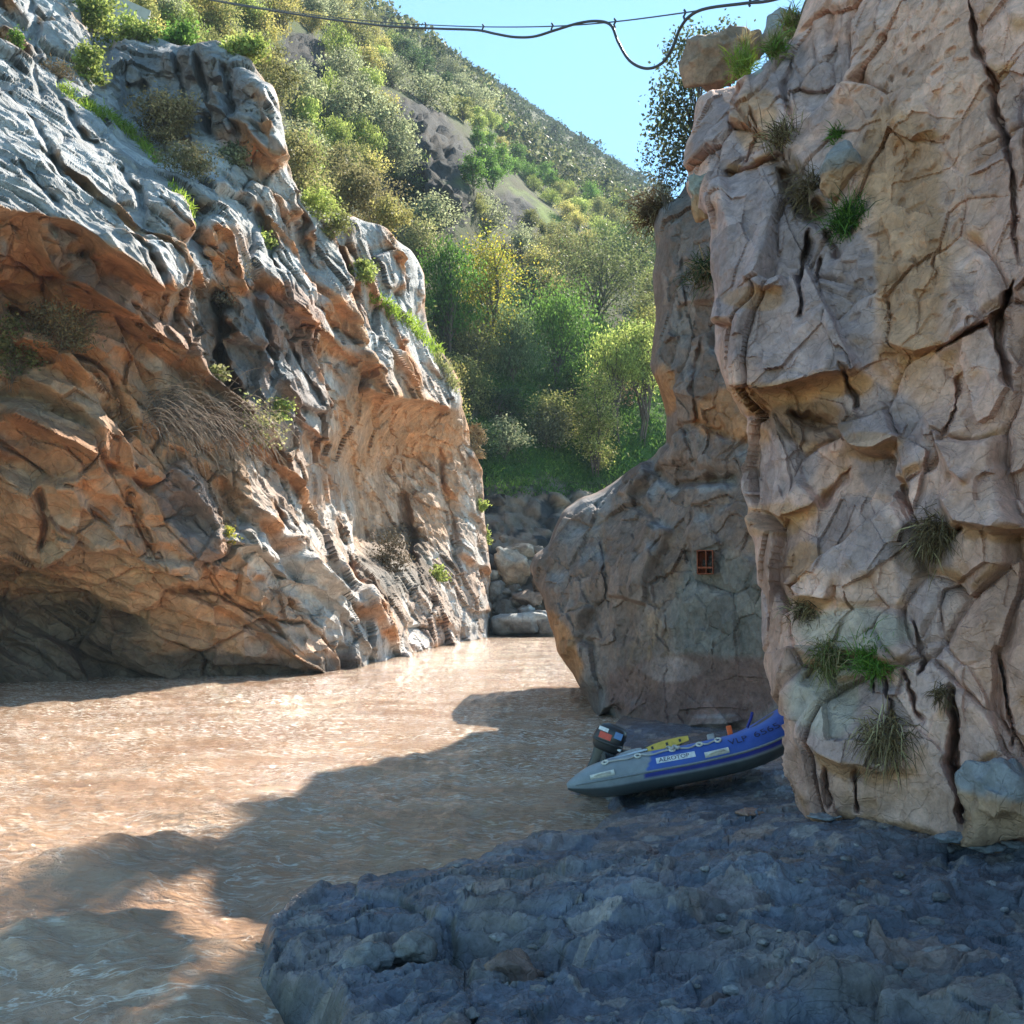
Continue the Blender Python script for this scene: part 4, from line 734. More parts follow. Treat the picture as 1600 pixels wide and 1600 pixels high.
# trees one can pick out, by the picture position of their foot and their height there
for px, py, hp, wp, cols, kw, lab in [
        (748, 560, 205, 118, YELLOW, dict(n=5200, leaf=(0.22, 0.12), bare=.12, clumps=40, spread=.14), 'yellow green tree with autumn tinted leaves at the hill foot'),
        (692, 545, 176, 98, [(0.10, 0.22, 0.035), (0.14, 0.27, 0.05), (0.08, 0.17, 0.03)], dict(n=5200, leaf=(0.26, 0.09), bare=.2, droop=.10, clumps=34, spread=.13), 'bright green drooping tree beside the yellow tree'),
        (650, 400, 60, 70, PALEL, dict(n=2200, leaf=(0.2, 0.1), bare=.0), 'pale yellowish bush above the tall grey slabs'),
        (930, 530, 160, 150, [(0.15, 0.18, 0.07), (0.19, 0.22, 0.09), (0.12, 0.15, 0.055)], dict(n=5600, leaf=(0.26, 0.13), bare=.3, trunks=2, clumps=40), 'large rounded pale green tree with a dark forked trunk'),
        (870, 600, 150, 120, GREEN, dict(n=4600, leaf=(0.26, 0.12), bare=.3, droop=.08, clumps=34), 'dark green spreading tree over the shaded grass'),
        (790, 600, 120, 90, [(0.17, 0.24, 0.11), (0.21, 0.28, 0.14), (0.12, 0.18, 0.07)], dict(n=4200, leaf=(0.26, 0.08), bare=.15, droop=.12, clumps=30), 'silvery green feathery tree below the yellow tree'),
        (960, 690, 190, 90, LIGHT, dict(n=3400, leaf=(0.24, 0.09), bare=.45, trunks=3, clumps=34, spread=.13, droop=.05), 'slender light green tree with thin bare stems above the flowering bush'),
        (1005, 690, 200, 70, LIGHT, dict(n=2600, leaf=(0.24, 0.09), bare=.4, trunks=3, clumps=28, spread=.13), 'thin stemmed green tree touching the outcrop edge'),
        (1010, 570, 120, 60, [(0.16, 0.19, 0.05), (0.20, 0.21, 0.06)], dict(n=2600, leaf=(0.22, 0.1), bare=.1, droop=.1, clumps=24), 'narrow yellow green tree against the outcrop'),
        (930, 742, 165, 76, [(0.42, 0.42, 0.12), (0.32, 0.36, 0.09), (0.50, 0.47, 0.20), (0.20, 0.25, 0.06)], dict(n=5200, leaf=(0.17, 0.10), bare=.02, trunks=4, clumps=36, spread=.13), 'tall bush covered in pale yellow blossom in the sunlit gap'),
        (855, 700, 66, 70, GREYG, dict(n=2200, leaf=(0.2, 0.08), bare=.05, trunks=3), 'grey green bush on the shaded grass slope'),
        (735, 600, 100, 80, OLIVE, dict(n=3000, leaf=(0.22, 0.1), bare=.1, trunks=2), 'olive bush in the shade under the yellow tree'),
        (960, 640, 60, 80, [(0.13, 0.085, 0.06), (0.17, 0.11, 0.07)], dict(n=1500, leaf=(0.2, 0.05), bare=.05, trunks=4), 'leafless brown bush behind the blossoming bush'),
        (1000, 430, 90, 110, DARKG, dict(n=3600, leaf=(0.26, 0.13), bare=.05), 'dark green clump of tree by the outcrop top'),
        (880, 440, 80, 90, [(0.15, 0.15, 0.06), (0.19, 0.18, 0.07)], dict(n=3200, leaf=(0.26, 0.12), bare=.1), 'tawny green tree left of the rounded pale tree')]:
    p, _ = surf(INF_H, px, py); k = p[1] / F
    kw['n'] = int(kw['n'] * 1.7); kw['leaf'] = (kw['leaf'][0] * 1.15, kw['leaf'][1] * 1.2)
    wood, crown = tree_mesh(int(px * 3 + py), hp * k, wp * k, cols, **kw); plant('tree', 'tree', lab, p, wood, crown)
rr = random.Random(21); placed = []; n_single = 0; small = []
taken = [(748, 410, 70), (748, 500, 60), (692, 430, 60), (692, 500, 50), (655, 370, 40), (930, 450, 75), (865, 530, 60), (790, 550, 50), (970, 600, 60), (930, 670, 60)]
for it in range(9000):
    px = rr.uniform(120, 1030); py = rr.uniform(-30, 735)
    p, nrm = surf(INF_H, px, py); D = p[1]
    gx_, gy_ = INF_H[0], INF_H[1]; rkv = H_ROCK[min(len(gy_) - 1, np.searchsorted(gy_, py)), min(len(gx_) - 1, np.searchsorted(gx_, px))]
    if rkv > 0.35 and rr.random() < 0.9: continue
    j_ = min(len(gx_) - 1, np.searchsorted(gx_, px)); rku = max(H_ROCK[min(len(gy_) - 1, np.searchsorted(gy_, py - u_))][..., j_] for u_ in (8, 20, 34))
    if py < 400 and rku > 0.4 and rr.random() < 0.95: continue
    if px < 640 and py > 330: continue
    if 715 < px < 1045 and 585 < py < 760 and rr.random() < 0.93: continue                      # grassy shaded slope
    if 800 < px < 910 and abs((py - 345) - (px - 860) * 0.75) < 16: continue                        # bright grassy strip
    hpx = (4.4 * F / D) * rr.uniform(0.75, 1.2); hpx = min(hpx, 74)
    if any(math.hypot(px - a, py - hpx * .5 - b) < c for a, b, c in taken): continue
    if any(math.hypot((px - a), (py - b) * 1.25) < 0.26 * (hpx + c) for a, b, c in placed): continue
    placed.append((px, py, hpx)); h_ = hpx * D / F
    if D > 225 or n_single >= 282: small.append((p, h_)); continue
    n_single += 1
    z = fbm(np.array([[px / 130, py / 130, 3.0]]), 400, 2)[0] + rr.uniform(-.35, .35)
    k = 4 if z < -0.42 else 2 if z < -0.15 else 0 if z < 0.12 else 5 if z < 0.3 else 3 if z < 0.5 else 1
    if px < 620: k = rr.choice([2, 5, 0, 3])
    kk, (wood, crown) = rr.choice([q for q in PROTO if q[0] == k])
    zone = 'high on the ridge slope' if D > 150 else 'on the middle hillside' if D > 112 else 'above the cliff top' if px < 620 else 'low on the hillside'
    s_ = h_ / (4.2 if k != 2 else 3.0)
    plant('tree', 'tree', KINDS[k][0] + ' among similar growth ' + zone, p - np.array([0, 0, 0.2]), wood, crown, KINDS[k][0] + ('es ' if KINDS[k][0].endswith('sh') else 's ') + zone, rr.uniform(0, 6.28), (s_ * rr.uniform(.9, 1.25), s_ * rr.uniform(.9, 1.25), s_ * rr.uniform(.85, 1.15)))
# the far wood that reads as one mass
g = np.random.default_rng(77); c_, L_, sh_ = [], [], []
for it in range(1500):
    px = rr.uniform(540, 1040); py = rr.uniform(-30, 400); p, nrm = surf(INF_H, px, py)
    if p[1] < 215: continue
    sd_, _, _ = poly_dist(H_OUT, np.array([float(px)]), np.array([float(py)]))
    if sd_[0] < 2: continue
    small.append((p, rr.uniform(4.5, 9.0)))
for p, h_ in small:
    m_ = 90; u_ = unit(g.normal(size=(m_, 3))) * g.uniform(.5, 1, (m_, 1)) + g.normal(size=(m_, 3)) * .12; c_.append(p + np.array([0, 0, 0.42 * h_]) + u_ * np.array([.36, .36, .40]) * h_); sh_.append(np.full(m_, g.uniform(.45, 1.0))); L_.append(np.full(m_, h_ * 0.15))
c_ = np.concatenate(c_); L_ = np.concatenate(L_)[:, None]
tint = fbm(c_ / 22, 410, 3)
v, f, cc = leaf_quads(c_, L_, L_ * 0.6, GREYG + OLIVE + DARKG, g, None, .3); cc = blend(cc, np.repeat(sstep(-.1, .4, tint), 4), (0.085, 0.11, 0.04), .5); cc = blend(cc, np.repeat(sstep(270, 330, c_[:, 1]), 4), (0.06, 0.085, 0.045), .85)
cc = cc * np.repeat(np.concatenate(sh_), 4)[:, None]          # every far tree its own tint
tag(obj('far_woodland', mesh_from('far_woodland', v, f, cc, smooth=False), M_LEAF), 'distant woodland covering the far ridge below the sky', 'woodland', kind='stuff')

# ---- grass tufts and shrubs on the rock
def blades(c, n, L, Wd, cols, g, out=None, droop=0.6, spread=0.1, up=1.0):
    """curved grass blades from a base: two quads each"""
    c = np.asarray(c, float); c = np.tile(c, (n, 1)) if c.ndim == 1 else c[g.integers(0, len(c), n)]
    d = g.normal(size=(n, 3)) * 0.75 + np.array([0, 0, up]); d += 0 if out is None else np.array(out) * 0.9
    d = unit(d); b0 = c + g.normal(size=(n, 3)) * spread; ln = L * g.uniform(0.5, 1.15, (n, 1)); s = unit(np.cross(d, g.normal(size=(n, 3)))) * Wd / 2
    p1 = b0 + d * ln * 0.5; d2 = unit(d + np.array([0, 0, -droop])); p2 = p1 + d2 * ln * 0.5
    v = np.stack([b0 - s, b0 + s, p1 + s * .8, p1 - s * .8, p2 + s * .15, p2 - s * .15], 1).reshape(-1, 3); i = np.arange(n)[:, None] * 6
    f = np.concatenate([i + [0, 1, 2, 3], i + [3, 2, 4, 5]]); pal = np.array(cols); k = pal[g.integers(0, len(pal), n)] * g.uniform(.7, 1.3, (n, 1)); return v, f, np.repeat(k, 6, 0)
def join(*ms):
    v, f, c, b = [], [], [], 0
    for a in ms: v.append(a[0]); f.append(a[1] + b); c.append(a[2]); b += len(a[0])
    return np.concatenate(v), np.concatenate(f), np.concatenate(c)
STRAW = [(0.36, 0.28, 0.15), (0.28, 0.20, 0.10), (0.42, 0.35, 0.20)]; GRASS = [(0.10, 0.20, 0.035), (0.14, 0.25, 0.045), (0.08, 0.15, 0.03)]; BRIGHT = [(0.22, 0.32, 0.04), (0.28, 0.36, 0.06), (0.17, 0.27, 0.035)]; BROWNG = [(0.15, 0.10, 0.055), (0.20, 0.14, 0.075), (0.11, 0.075, 0.045)]
def tuft(info, px, py, r_px, parts, lab, cat='grass tuft', sd=0, D=None, up=0.7, droop=0.7, wpx=1.6):
    if D is None: p, nrm = surf(info, px, py)
    else: p, nrm = at(px, py, D), np.array([0, -1, 0])
    k = p[1] / F; g = np.random.default_rng(int(px * 7 + py + sd)); ms = []
    for cols, n in parts: ms.append(blades(np.zeros(3), n, r_px * k * 1.2, wpx * k, cols, g, np.array([nrm[0] * .6, -0.7, 0]), droop, r_px * k * 0.30, up))
    v, f, c = join(*ms); o = obj('grass_tuft', mesh_from('grass_tuft', v, f, c, smooth=False), M_DRY); o.location = V(p); return tag(o, lab, cat)
for px, py, r, parts, lab, up, dr in [
        (1322, 345, 44, [(GRASS, 420), (DARKG, 200)], 'green grass growing in the dark pocket beside the long crack', .5, .5),
        (1262, 290, 40, [(BROWNG, 420)], 'matted dark brown roots in the pocket above the green grass', -.2, .5),
        (1308, 214, 20, [(GRASS, 160)], 'small green tuft on top of the wedged orange stone', .6, .5),
        (1222, 218, 36, [(STRAW, 160), (BROWNG, 160)], 'dry straw tuft over the corner of the grey block', .8, .6),
        (1468, 835, 46, [(BROWNG, 560), (STRAW, 120)], 'drooping brown tuft hanging from a hollow halfway up the near cliff', -.6, .6),
        (1275, 955, 34, [(BROWNG, 260), (STRAW, 160)], 'small brown tuft on the narrow ledge near the cliff corner', .1, .6),
        (1305, 1030, 42, [(STRAW, 200), (OLIVE, 300)], 'olive tuft spilling over the pale grey block', .3, .9),
        (1375, 1035, 40, [(GRASS, 480)], 'bright green tuft on the right shoulder of the pale grey block', .6, .6),
        (1386, 1150, 54, [(BROWNG, 420), (STRAW, 260)], 'big dry tuft hanging down the face of the pale block', -.2, .9),
        (1472, 1085, 22, [(BROWNG, 160)], 'little brown tuft in the deep crack right of the pale block', -.3, .7)]:
    tuft(INF_R, px, py, r, parts, lab, up=up, droop=dr)
for px, py, r, D, parts, lab, up, dr in [
        (1160, 108, 34, 20.6, [(BRIGHT, 260)], 'sunlit lime green grass beside the perched boulder', 1.0, .4),
        (1166, 70, 20, 20.6, [(STRAW, 90)], 'thin straw stalks in front of the perched boulder', 1.2, .3),
        (1238, 40, 30, 12.6, [(STRAW, 160), (LIGHT, 160)], 'pale grass hanging over the tall brown boulder', .6, .8),
        (1212, 78, 26, 12.3, [(OLIVE, 200), (GRASS, 120)], 'green grass in the gap right of the perched boulder', .7, .5)]:
    tuft(None, px, py, r, parts, lab, D=D, up=up, droop=dr)
for px, py, r, parts, lab, up, dr in [
        (1104, 425, 40, [(DARKG, 300), (BROWNG, 160), (STRAW, 60)], 'dark green tuft drooping in the notch between outcrop and near cliff', .1, .8),
        (1024, 330, 46, [(BROWNG, 420), (STRAW, 140)], 'reddish brown dry tuft on the top corner of the outcrop', .3, 1.0)]:
    tuft(INF_M, px, py, r, parts, lab, up=up, droop=dr)
# tree on the skyline behind the near cliff
g = np.random.default_rng(91); D = 24.5; k = D / F; base = at(1100, 330, D); tips, paths, rad = [], [], []
for px, py in [(1112, 62), (1095, 50), (1135, 45), (1075, 78), (1050, 92), (1062, 70), (1045, 120), (1036, 150), (1062, 130), (1080, 120), (1035, 185), (1060, 180), (1080, 170), (1042, 220), (1066, 210), (1085, 215), (1060, 240), (1080, 250), (1028, 205), (1056, 155), (1095, 90), (1068, 260), (1040, 60 + 110), (1088, 140), (1074, 195)]:
    t = at(px + g.uniform(-5, 5), py + g.uniform(-5, 5), D + g.uniform(-.7, .7)); tips.append(t)
    q = at(1092, 270 - (330 - py) * .25, D); paths.append(curve_path(q, t, g, .3, 6)); rad.append(np.linspace(.03, .007, 6))
paths.append(np.array([at(1105, 345, D), at(1098, 290, D), at(1092, 230, D), at(1090, 170, D), at(1095, 110, D)])); rad.append(np.linspace(.07, .03, 5))
cl = np.concatenate([t + g.normal(size=(130, 3)) * 0.18 for t in tips]) - base; ww = tubes([q - base for q in paths], rad, 5, (.10, .08, .07))
plant('tree', 'tree', 'sparse leaved tree against the sky behind the perched boulder', base, mesh_from('trunk', *ww), mesh_from('crown', *leaf_quads(cl, .11, .065, [(0.10, 0.13, 0.07), (0.13, 0.155, 0.09), (0.075, 0.10, 0.05)], g), smooth=False))
wood, crown = tree_mesh(93, 1.25, .75, [(0.10, 0.11, 0.06), (0.14, 0.14, 0.08)], leaf=(.06, .035), n=900, trunks=5, bare=.1, clumps=22, tr=.008)
plant('shrub', 'shrub', 'upright twiggy shrub on the outcrop top under the sparse tree', at(1040, 322, 23.4), wood, crown, scale=1.35, wname='stems', cname='foliage')

def shrub(px, py, w_px, h_px, cols, lab, n=1500, leaf_px=(4.0, 2.0), dry=0.0, sd=0, info=None, trunks=5, lean=None, scol=(0.14, 0.11, 0.085), clumps=20, D=None):
    p, nrm = surf(info or INF_L, px, py) if D is None else (at(px, py, D), None); k = p[1] / F
    wood, crown = tree_mesh(int(px * 5 + py + sd), h_px * k, w_px * k, cols, leaf=(leaf_px[0] * k, leaf_px[1] * k), n=n, trunks=trunks, bare=.0, clumps=clumps, spread=.13, stem_col=scol, tr=.008)
    o = plant('shrub', 'shrub', lab, p + np.array([0, -0.1, -0.1]), wood, crown, cname='foliage', wname='stems', wm=M_DRY, cm=M_DRY if dry else M_LEAF)
    if lean is not None: o.rotation_euler = lean
    return o
for a in [
        (258, 235, 84, 84, [(0.24, 0.18, 0.09), (0.20, 0.16, 0.07), (0.28, 0.22, 0.11)], 'rounded brown dry shrub on the grassy ledge high on the sunlit cliff', 3400, (5, 1.6), 1),
        (290, 285, 74, 66, [(0.22, 0.20, 0.11), (0.17, 0.165, 0.08)], 'grey olive shrub spilling below the rounded brown shrub', 1500, (5, 1.6), 1),
        (20, 600, 70, 110, PALEL, 'pale leaved shrub at the frame edge in the shaded hollow', 700, (5, 3), 0),
        (90, 560, 90, 90, [(0.20, 0.155, 0.08), (0.14, 0.11, 0.06)], 'dry yellowish shrub drooping in the shaded hollow', 1600, (6, 1.6), 1),
        (345, 480, 66, 110, [(0.11, 0.10, 0.075), (0.16, 0.145, 0.10)], 'dark grey shrub filling the steep crevice', 1600, (5, 1.8), 1),
        (385, 690, 110, 66, PALEL, 'pale green leafy sprays above the dry twig thicket', 900, (5, 3), 0),
        (432, 655, 40, 44, LIGHT, 'small green leafy shrub right of the pale sprays', 500, (4, 2.4), 0),
        (412, 388, 40, 30, LIGHT, 'little bright green plant on dark rock beside the brown crevice', 180, (5, 2.6), 0),
        (365, 262, 50, 44, GREYG, 'small grey green plant under the grey overhanging block', 500, (5, 2.6), 0),
        (486, 345, 60, 56, LIGHT, 'bright green shrub on the slope below the olive bushes', 900, (5, 1.8), 0),
        (512, 372, 56, 66, OLIVE, 'olive shrub just right of the bright green shrub', 900, (5, 1.8), 0),
        (512, 268, 96, 112, [(0.22, 0.21, 0.09), (0.18, 0.18, 0.07), (0.26, 0.24, 0.11)], 'tall tawny bush at the front of the cliff top row', 2200, (5, 2), 0),
        (556, 296, 96, 116, [(0.19, 0.18, 0.08), (0.24, 0.22, 0.11)], 'second tawny bush of the cliff top row leaning outward', 2200, (5, 2), 0),
        (592, 328, 84, 92, [(0.23, 0.20, 0.10), (0.18, 0.165, 0.075)], 'brownish bush at the lower end of the cliff top row', 1900, (5, 1.8), 0),
        (612, 362, 56, 60, [(0.30, 0.28, 0.10), (0.25, 0.24, 0.08)], 'yellowish bush at the top of the tall grey slab', 1200, (5, 2), 0),
        (566, 450, 40, 56, LIGHT, 'light green shrub growing from the crack between slabs', 800, (5, 2), 0),
        (448, 170, 70, 110, [(0.18, 0.19, 0.08), (0.23, 0.23, 0.10)], 'wispy bush rising behind the bright overhanging block', 1300, (4.5, 2), 0),
        (746, 712, 36, 56, DRYB, 'dry brown domed shrub on the lit edge above the cliff end', 1500, (4, 1.2), 1),
        (326, 592, 34, 24, PALEL, 'small bright sprig in the dark crevice bottom', 160, (6, 4), 0),
        (360, 850, 26, 34, YELLOW, 'yellow green tuft of leaves on the bright ridge', 350, (4, 1.6), 0),
        (684, 905, 36, 24, LIGHT, 'small green plant above the water on the lit nose', 260, (4, 2.4), 0),
        (612, 890, 60, 66, [(0.15, 0.115, 0.07), (0.10, 0.08, 0.05)], 'dead brown shrub hanging in the dark recess near the water', 900, (5, 1.4), 1),
        (150, 60, 90, 90, LIGHT, 'yellow green bush above the highest grey slab', 1500, (6, 3), 0),
        (138, 130, 50, 70, LIGHT, 'leafy bush along the shaded corner of the upper crag', 900, (6, 3), 0),
        (24, 78, 30, 36, GREEN, 'round green tuft in the dark cleft at the upper corner', 400, (4, 2), 0),
        (92, 118, 60, 26, DRYB, 'withered brown creeper on the pale upper slab', 500, (6, 1.2), 1),
        (765, 850, 20, 30, LIGHT, 'tiny green plant on the lit cliff end', 160, (4, 2.4), 0),
        (752, 800, 20, 24, LIGHT, 'tiny yellow green plant higher on the lit cliff end', 160, (4, 2.4), 0),
        (290, 60, 70, 40, GREEN, 'low green bush along the crest of the dark crag', 1000, (6, 3), 0),
        (390, 92, 60, 40, LIGHT, 'pale green bush at the end of the crag crest', 900, (6, 3), 0),
        (215, 55, 60, 36, LIGHT, 'light green bush at the start of the crag crest', 900, (6, 3), 0)]:
    shrub(a[0], a[1], a[2], a[3], a[4], a[5], int(a[6] * 1.8), (a[7][0] * 1.2, a[7][1] * 1.35), a[8])
# big thicket of dry hanging twigs
p0, _ = surf(INF_L, 330, 690); g = np.random.default_rng(66); k = p0[1] / F; paths, rad = [], []
for i in range(520):
    bx = g.uniform(225, 400); by = 640 + (bx - 225) * 0.22 + g.normal() * 18
    b, _ = surf(INF_L, bx, by); b = b + np.array([0, -0.15, 0]); ang = g.uniform(-0.7, 2.6) if g.random() < .5 else g.uniform(0.2, 1.0); L = g.uniform(25, 85) * k
    t = b + np.array([math.cos(ang) * L, -g.uniform(.1, .7), -math.sin(ang) * L])
    pth = curve_path(b, t, g, .25, 6, 0.22 * L); paths.append(pth - p0); rad.append(np.linspace(.013, .005, 6))
v, f, c = tubes(paths, rad, 3, (0.30, 0.235, 0.185)); c *= np.repeat(g.uniform(.55, 1.35, len(paths)), 18)[:, None]
o = obj('dry_thicket', mesh_from('dry_thicket', v, f, c), M_DRY); o.location = V(p0); tag(o, 'large thicket of dry grey brown twigs hanging over the orange cliff', 'thicket')
# bright grass along the ledges
def grass_line(line, n, r_px, cols, lab, info=INF_L, wpx=1.6, wid=6):
    g = np.random.default_rng(int(line[0][0] * 3 + 1)); line = np.array(line, float); t = g.uniform(0, len(line) - 1.001, n); i = t.astype(int); q = line[i] + (line[i + 1] - line[i]) * (t - i)[:, None] + g.normal(size=(n, 2)) * wid * 0.5
    c = np.array([surf(info, a, b)[0] for a, b in q]); k = c[:, 1].mean() / F
    v, f, cc = blades(c + np.array([0, -.06, 0]), n * 3, r_px * k, wpx * k, cols, g, None, .5, 3.0 * k, 1.2); tag(obj('ledge_grass', mesh_from('ledge_grass', v, f, cc, smooth=False), M_LEAF), lab, 'grass', kind='stuff')
grass_line([(128, 160), (170, 185), (210, 215), (250, 252)], 420, 15, BRIGHT, 'bright green grass along the ledge above the grey slabs')
grass_line([(585, 462), (620, 492), (655, 520), (688, 552)], 420, 15, BRIGHT, 'bright green grass along the rounded cliff top')
grass_line([(270, 290), (290, 310), (300, 340)], 160, 13, BRIGHT, 'bright green grass strip on the edge below the olive shrub')
grass_line([(95, 140), (115, 155)], 80, 10, BRIGHT, 'short green grass strip on the pale upper slab')
grass_line([(680, 552), (700, 585), (712, 610)], 200, 10, PALEL, 'pale dry grass down the lit cliff edge')
# ground cover on the shaded slope
g = np.random.default_rng(99); cs = []
for i in range(15000):
    px, py = g.uniform(700, 1045), g.uniform(575, 775); p, _ = surf(INF_H, px, py); cs.append(p)
cs = np.array(cs) + g.normal(size=(15000, 3)) * np.array([.25, .25, .05])
v, f, cc = blades(cs, 26000, .42, .07, GRASS + [(0.05, 0.12, 0.02), (0.06, 0.14, 0.03)], g, None, .6, .1, 1.2)
tag(obj('slope_grass', mesh_from('slope_grass', v, f, cc, smooth=False), M_LEAF), 'lush dark green grass on the shaded slope beyond the gorge', 'grass', kind='stuff')
# ---------------------------------------------------------------- the inflatable boat
def attr_mat(name, rough=0.45, spec=0.5):
    m, n, l, b = new_mat(name); a = n.new('ShaderNodeAttribute'); a.attribute_name = 'col'
    tc = n.new('ShaderNodeTexCoord'); ns = n.new('ShaderNodeTexNoise'); ns.inputs['Scale'].default_value = 7; ns.inputs['Detail'].default_value = 8; ns.inputs['Roughness'].default_value = .7; l.new(tc.outputs['Object'], ns.inputs['Vector'])
    mr = n.new('ShaderNodeMapRange'); mr.inputs['From Min'].default_value = .3; mr.inputs['From Max'].default_value = .7; mr.inputs['To Min'].default_value = .8; mr.inputs['To Max'].default_value = 1.15; l.new(ns.outputs['Fac'], mr.inputs['Value'])
    vm = n.new('ShaderNodeVectorMath'); vm.operation = 'SCALE'; l.new(a.outputs['Color'], vm.inputs[0]); l.new(mr.outputs[0], vm.inputs['Scale']); l.new(vm.outputs[0], b.inputs['Base Color'])
    b.inputs['Roughness'].default_value = rough; b.inputs['Specular IOR Level'].default_value = spec; return m
M_FAB = attr_mat('boat fabric'); M_WHITE = plain_mat('white patch', (.62, .60, .54), .55); M_ROPE = plain_mat('grey rope', (.42, .41, .40), .8); M_WOOD = plain_mat('dark transom', (.06, .055, .05), .6); M_BLACKP = plain_mat('black plastic', (.03, .03, .033), .35); M_REDP = plain_mat('red decal', (.60, .035, .02), .35)
M_YEL = plain_mat('yellow paddle', (.62, .43, .07), .45); M_GREYP = plain_mat('grey plastic', (.30, .31, .33), .5); M_ALU = plain_mat('aluminium tube', (.55, .56, .58), .35, .8); M_INK = plain_mat('dark lettering', (.02, .025, .08), .6); M_LABELW = plain_mat('white label', (.68, .70, .74), .5, var=.2); M_ORG = plain_mat('orange plastic', (.75, .12, .02), .4); M_NAVY = plain_mat('navy band', (.015, .025, .22), .5); M_FLOOR = plain_mat('boat floor', (.10, .11, .12), .7)
RAD = .215
ctl = np.array([(-1.86, -.60, .225, .035), (-1.78, -.60, .23, .085), (-1.60, -.60, .235, .165), (-1.38, -.60, .235, .207), (-1.1, -.60, .235, RAD), (-.75, -.60, .235, RAD), (-.4, -.60, .235, RAD), (-.1, -.60, .245, RAD), (.2, -.595, .265, RAD), (.46, -.56, .31, RAD), (.66, -.48, .375, RAD), (.79, -.33, .43, RAD), (.85, -.16, .46, RAD), (.87, 0, .47, RAD)])
ctl = np.concatenate([ctl, (ctl * [1, -1, 1, 1])[-2::-1]])
def spline(P, m):
    P = np.asarray(P, float); n = len(P); t = np.linspace(0, n - 1, m); i = np.minimum(t.astype(int), n - 2); u = (t - i)[:, None]
    a = P[np.maximum(i - 1, 0)]; b = P[i]; c = P[i + 1]; d = P[np.minimum(i + 2, n - 1)]
    return .5 * (2 * b + (c - a) * u + (2 * a - 5 * b + 4 * c - d) * u ** 2 + (3 * b - a - 3 * c + d) * u ** 3)
ns = 48; cl = spline(ctl, 260); tg = unit(np.gradient(cl[:, :3], axis=0)); side = unit(np.cross(tg, [0, 0, 1.0])); upv = np.cross(side, tg)
arc = np.r_[0, np.cumsum(np.linalg.norm(np.diff(cl[:, :3], axis=0), axis=1))]
def tube_pt(s, ang, lift=0.0):
    """point on the tube: arc length from the near stern tip, angle from outboard (0) towards the top (90 deg)"""
    s = np.asarray(s, float); j = np.clip(np.searchsorted(arc, s), 1, len(arc) - 1); u = ((s - arc[j - 1]) / (arc[j] - arc[j - 1]))[..., None]
    L = lambda A: A[j - 1] * (1 - u) + A[j] * u
    return L(cl[:, :3]) + (L(cl[:, 3:4]) + lift) * (np.cos(ang)[..., None] * L(side) + np.sin(ang)[..., None] * L(upv))
an = np.arange(ns) * 2 * math.pi / ns - math.pi; SS, AA = np.meshgrid(arc, an, indexing='ij'); P = tube_pt(SS.ravel(), AA.ravel())
BLUE = (.035, .095, .40); GRY = (.235, .26, .285); DGR = (.06, .072, .078)
half = arc[-1] / 2; so_ = np.minimum(SS.ravel(), arc[-1] - SS.ravel()); A_ = AA.ravel()
cb = np.tile(np.array(GRY), (len(P), 1)); cb[(so_ > .92 + .12 * np.sin(A_)) & (A_ > -.12)] = BLUE; cb[(A_ > 2.2) | (A_ < -.5)] = DGR
cb[(so_ > .9) & (A_ < -.12) & (A_ > -.36)] = (.02, .03, .26)
ii = np.arange(len(P)).reshape(-1, ns); jj = np.roll(ii, -1, 1); fc = np.stack([ii[:-1], jj[:-1], jj[1:], ii[1:]], -1).reshape(-1, 4)
fc = np.concatenate([fc, [[ii[0, 0], ii[0, 12], ii[0, 24], ii[0, 36]]], [[ii[-1, 0], ii[-1, 12], ii[-1, 24], ii[-1, 36]]]])
boat = empty('inflatable_boat', (0, 0, 0)); tag(boat, 'blue and grey inflatable boat beached on the ledge with its bow behind the cliff', 'boat')
hull = obj('hull_tube', mesh_from('hull_tube', P, fc, cb), M_FAB, boat)
def strip(name, s0, s1, a0, a1, lift, mat, par, m=120, k=6):
    S, A = np.meshgrid(np.linspace(s0, s1, m), np.linspace(a0, a1, k), indexing='ij'); prof = lift * np.sin(np.linspace(0, math.pi, k)) ** .5 + .002
    p = tube_pt(S.ravel(), A.ravel(), np.tile(prof, m)[:, None]); return obj(name, mesh_from(name, p, grid_faces(m, k)), mat, par)
strip('rub_strake', .1, arc[-1] - .1, -.10, .03, .018, plain_mat('rub strake', (.20, .22, .24), .6), boat, 200)
for s_ in (.42, 1.74, arc[-1] - .42, arc[-1] - 1.74):
    near_ = s_ < half; h = strip('handle_patch', s_ - .14, s_ + .14, .12, .42, .022, M_WHITE, boat, 24, 8)
    q = tube_pt(np.linspace(s_ - .09, s_ + .09, 10), np.full(10, .27), np.array([.02, .04, .055, .06, .062, .062, .06, .055, .04, .02])[:, None]); v, f, c = tubes([q], [.013], 6, (.5, .48, .42)); obj('grip', mesh_from('grip', v, f, c), M_WHITE, h)
lb = strip('name_label', 1.05, 1.50, .30, .62, .003, M_LABELW, boat, 30, 6)
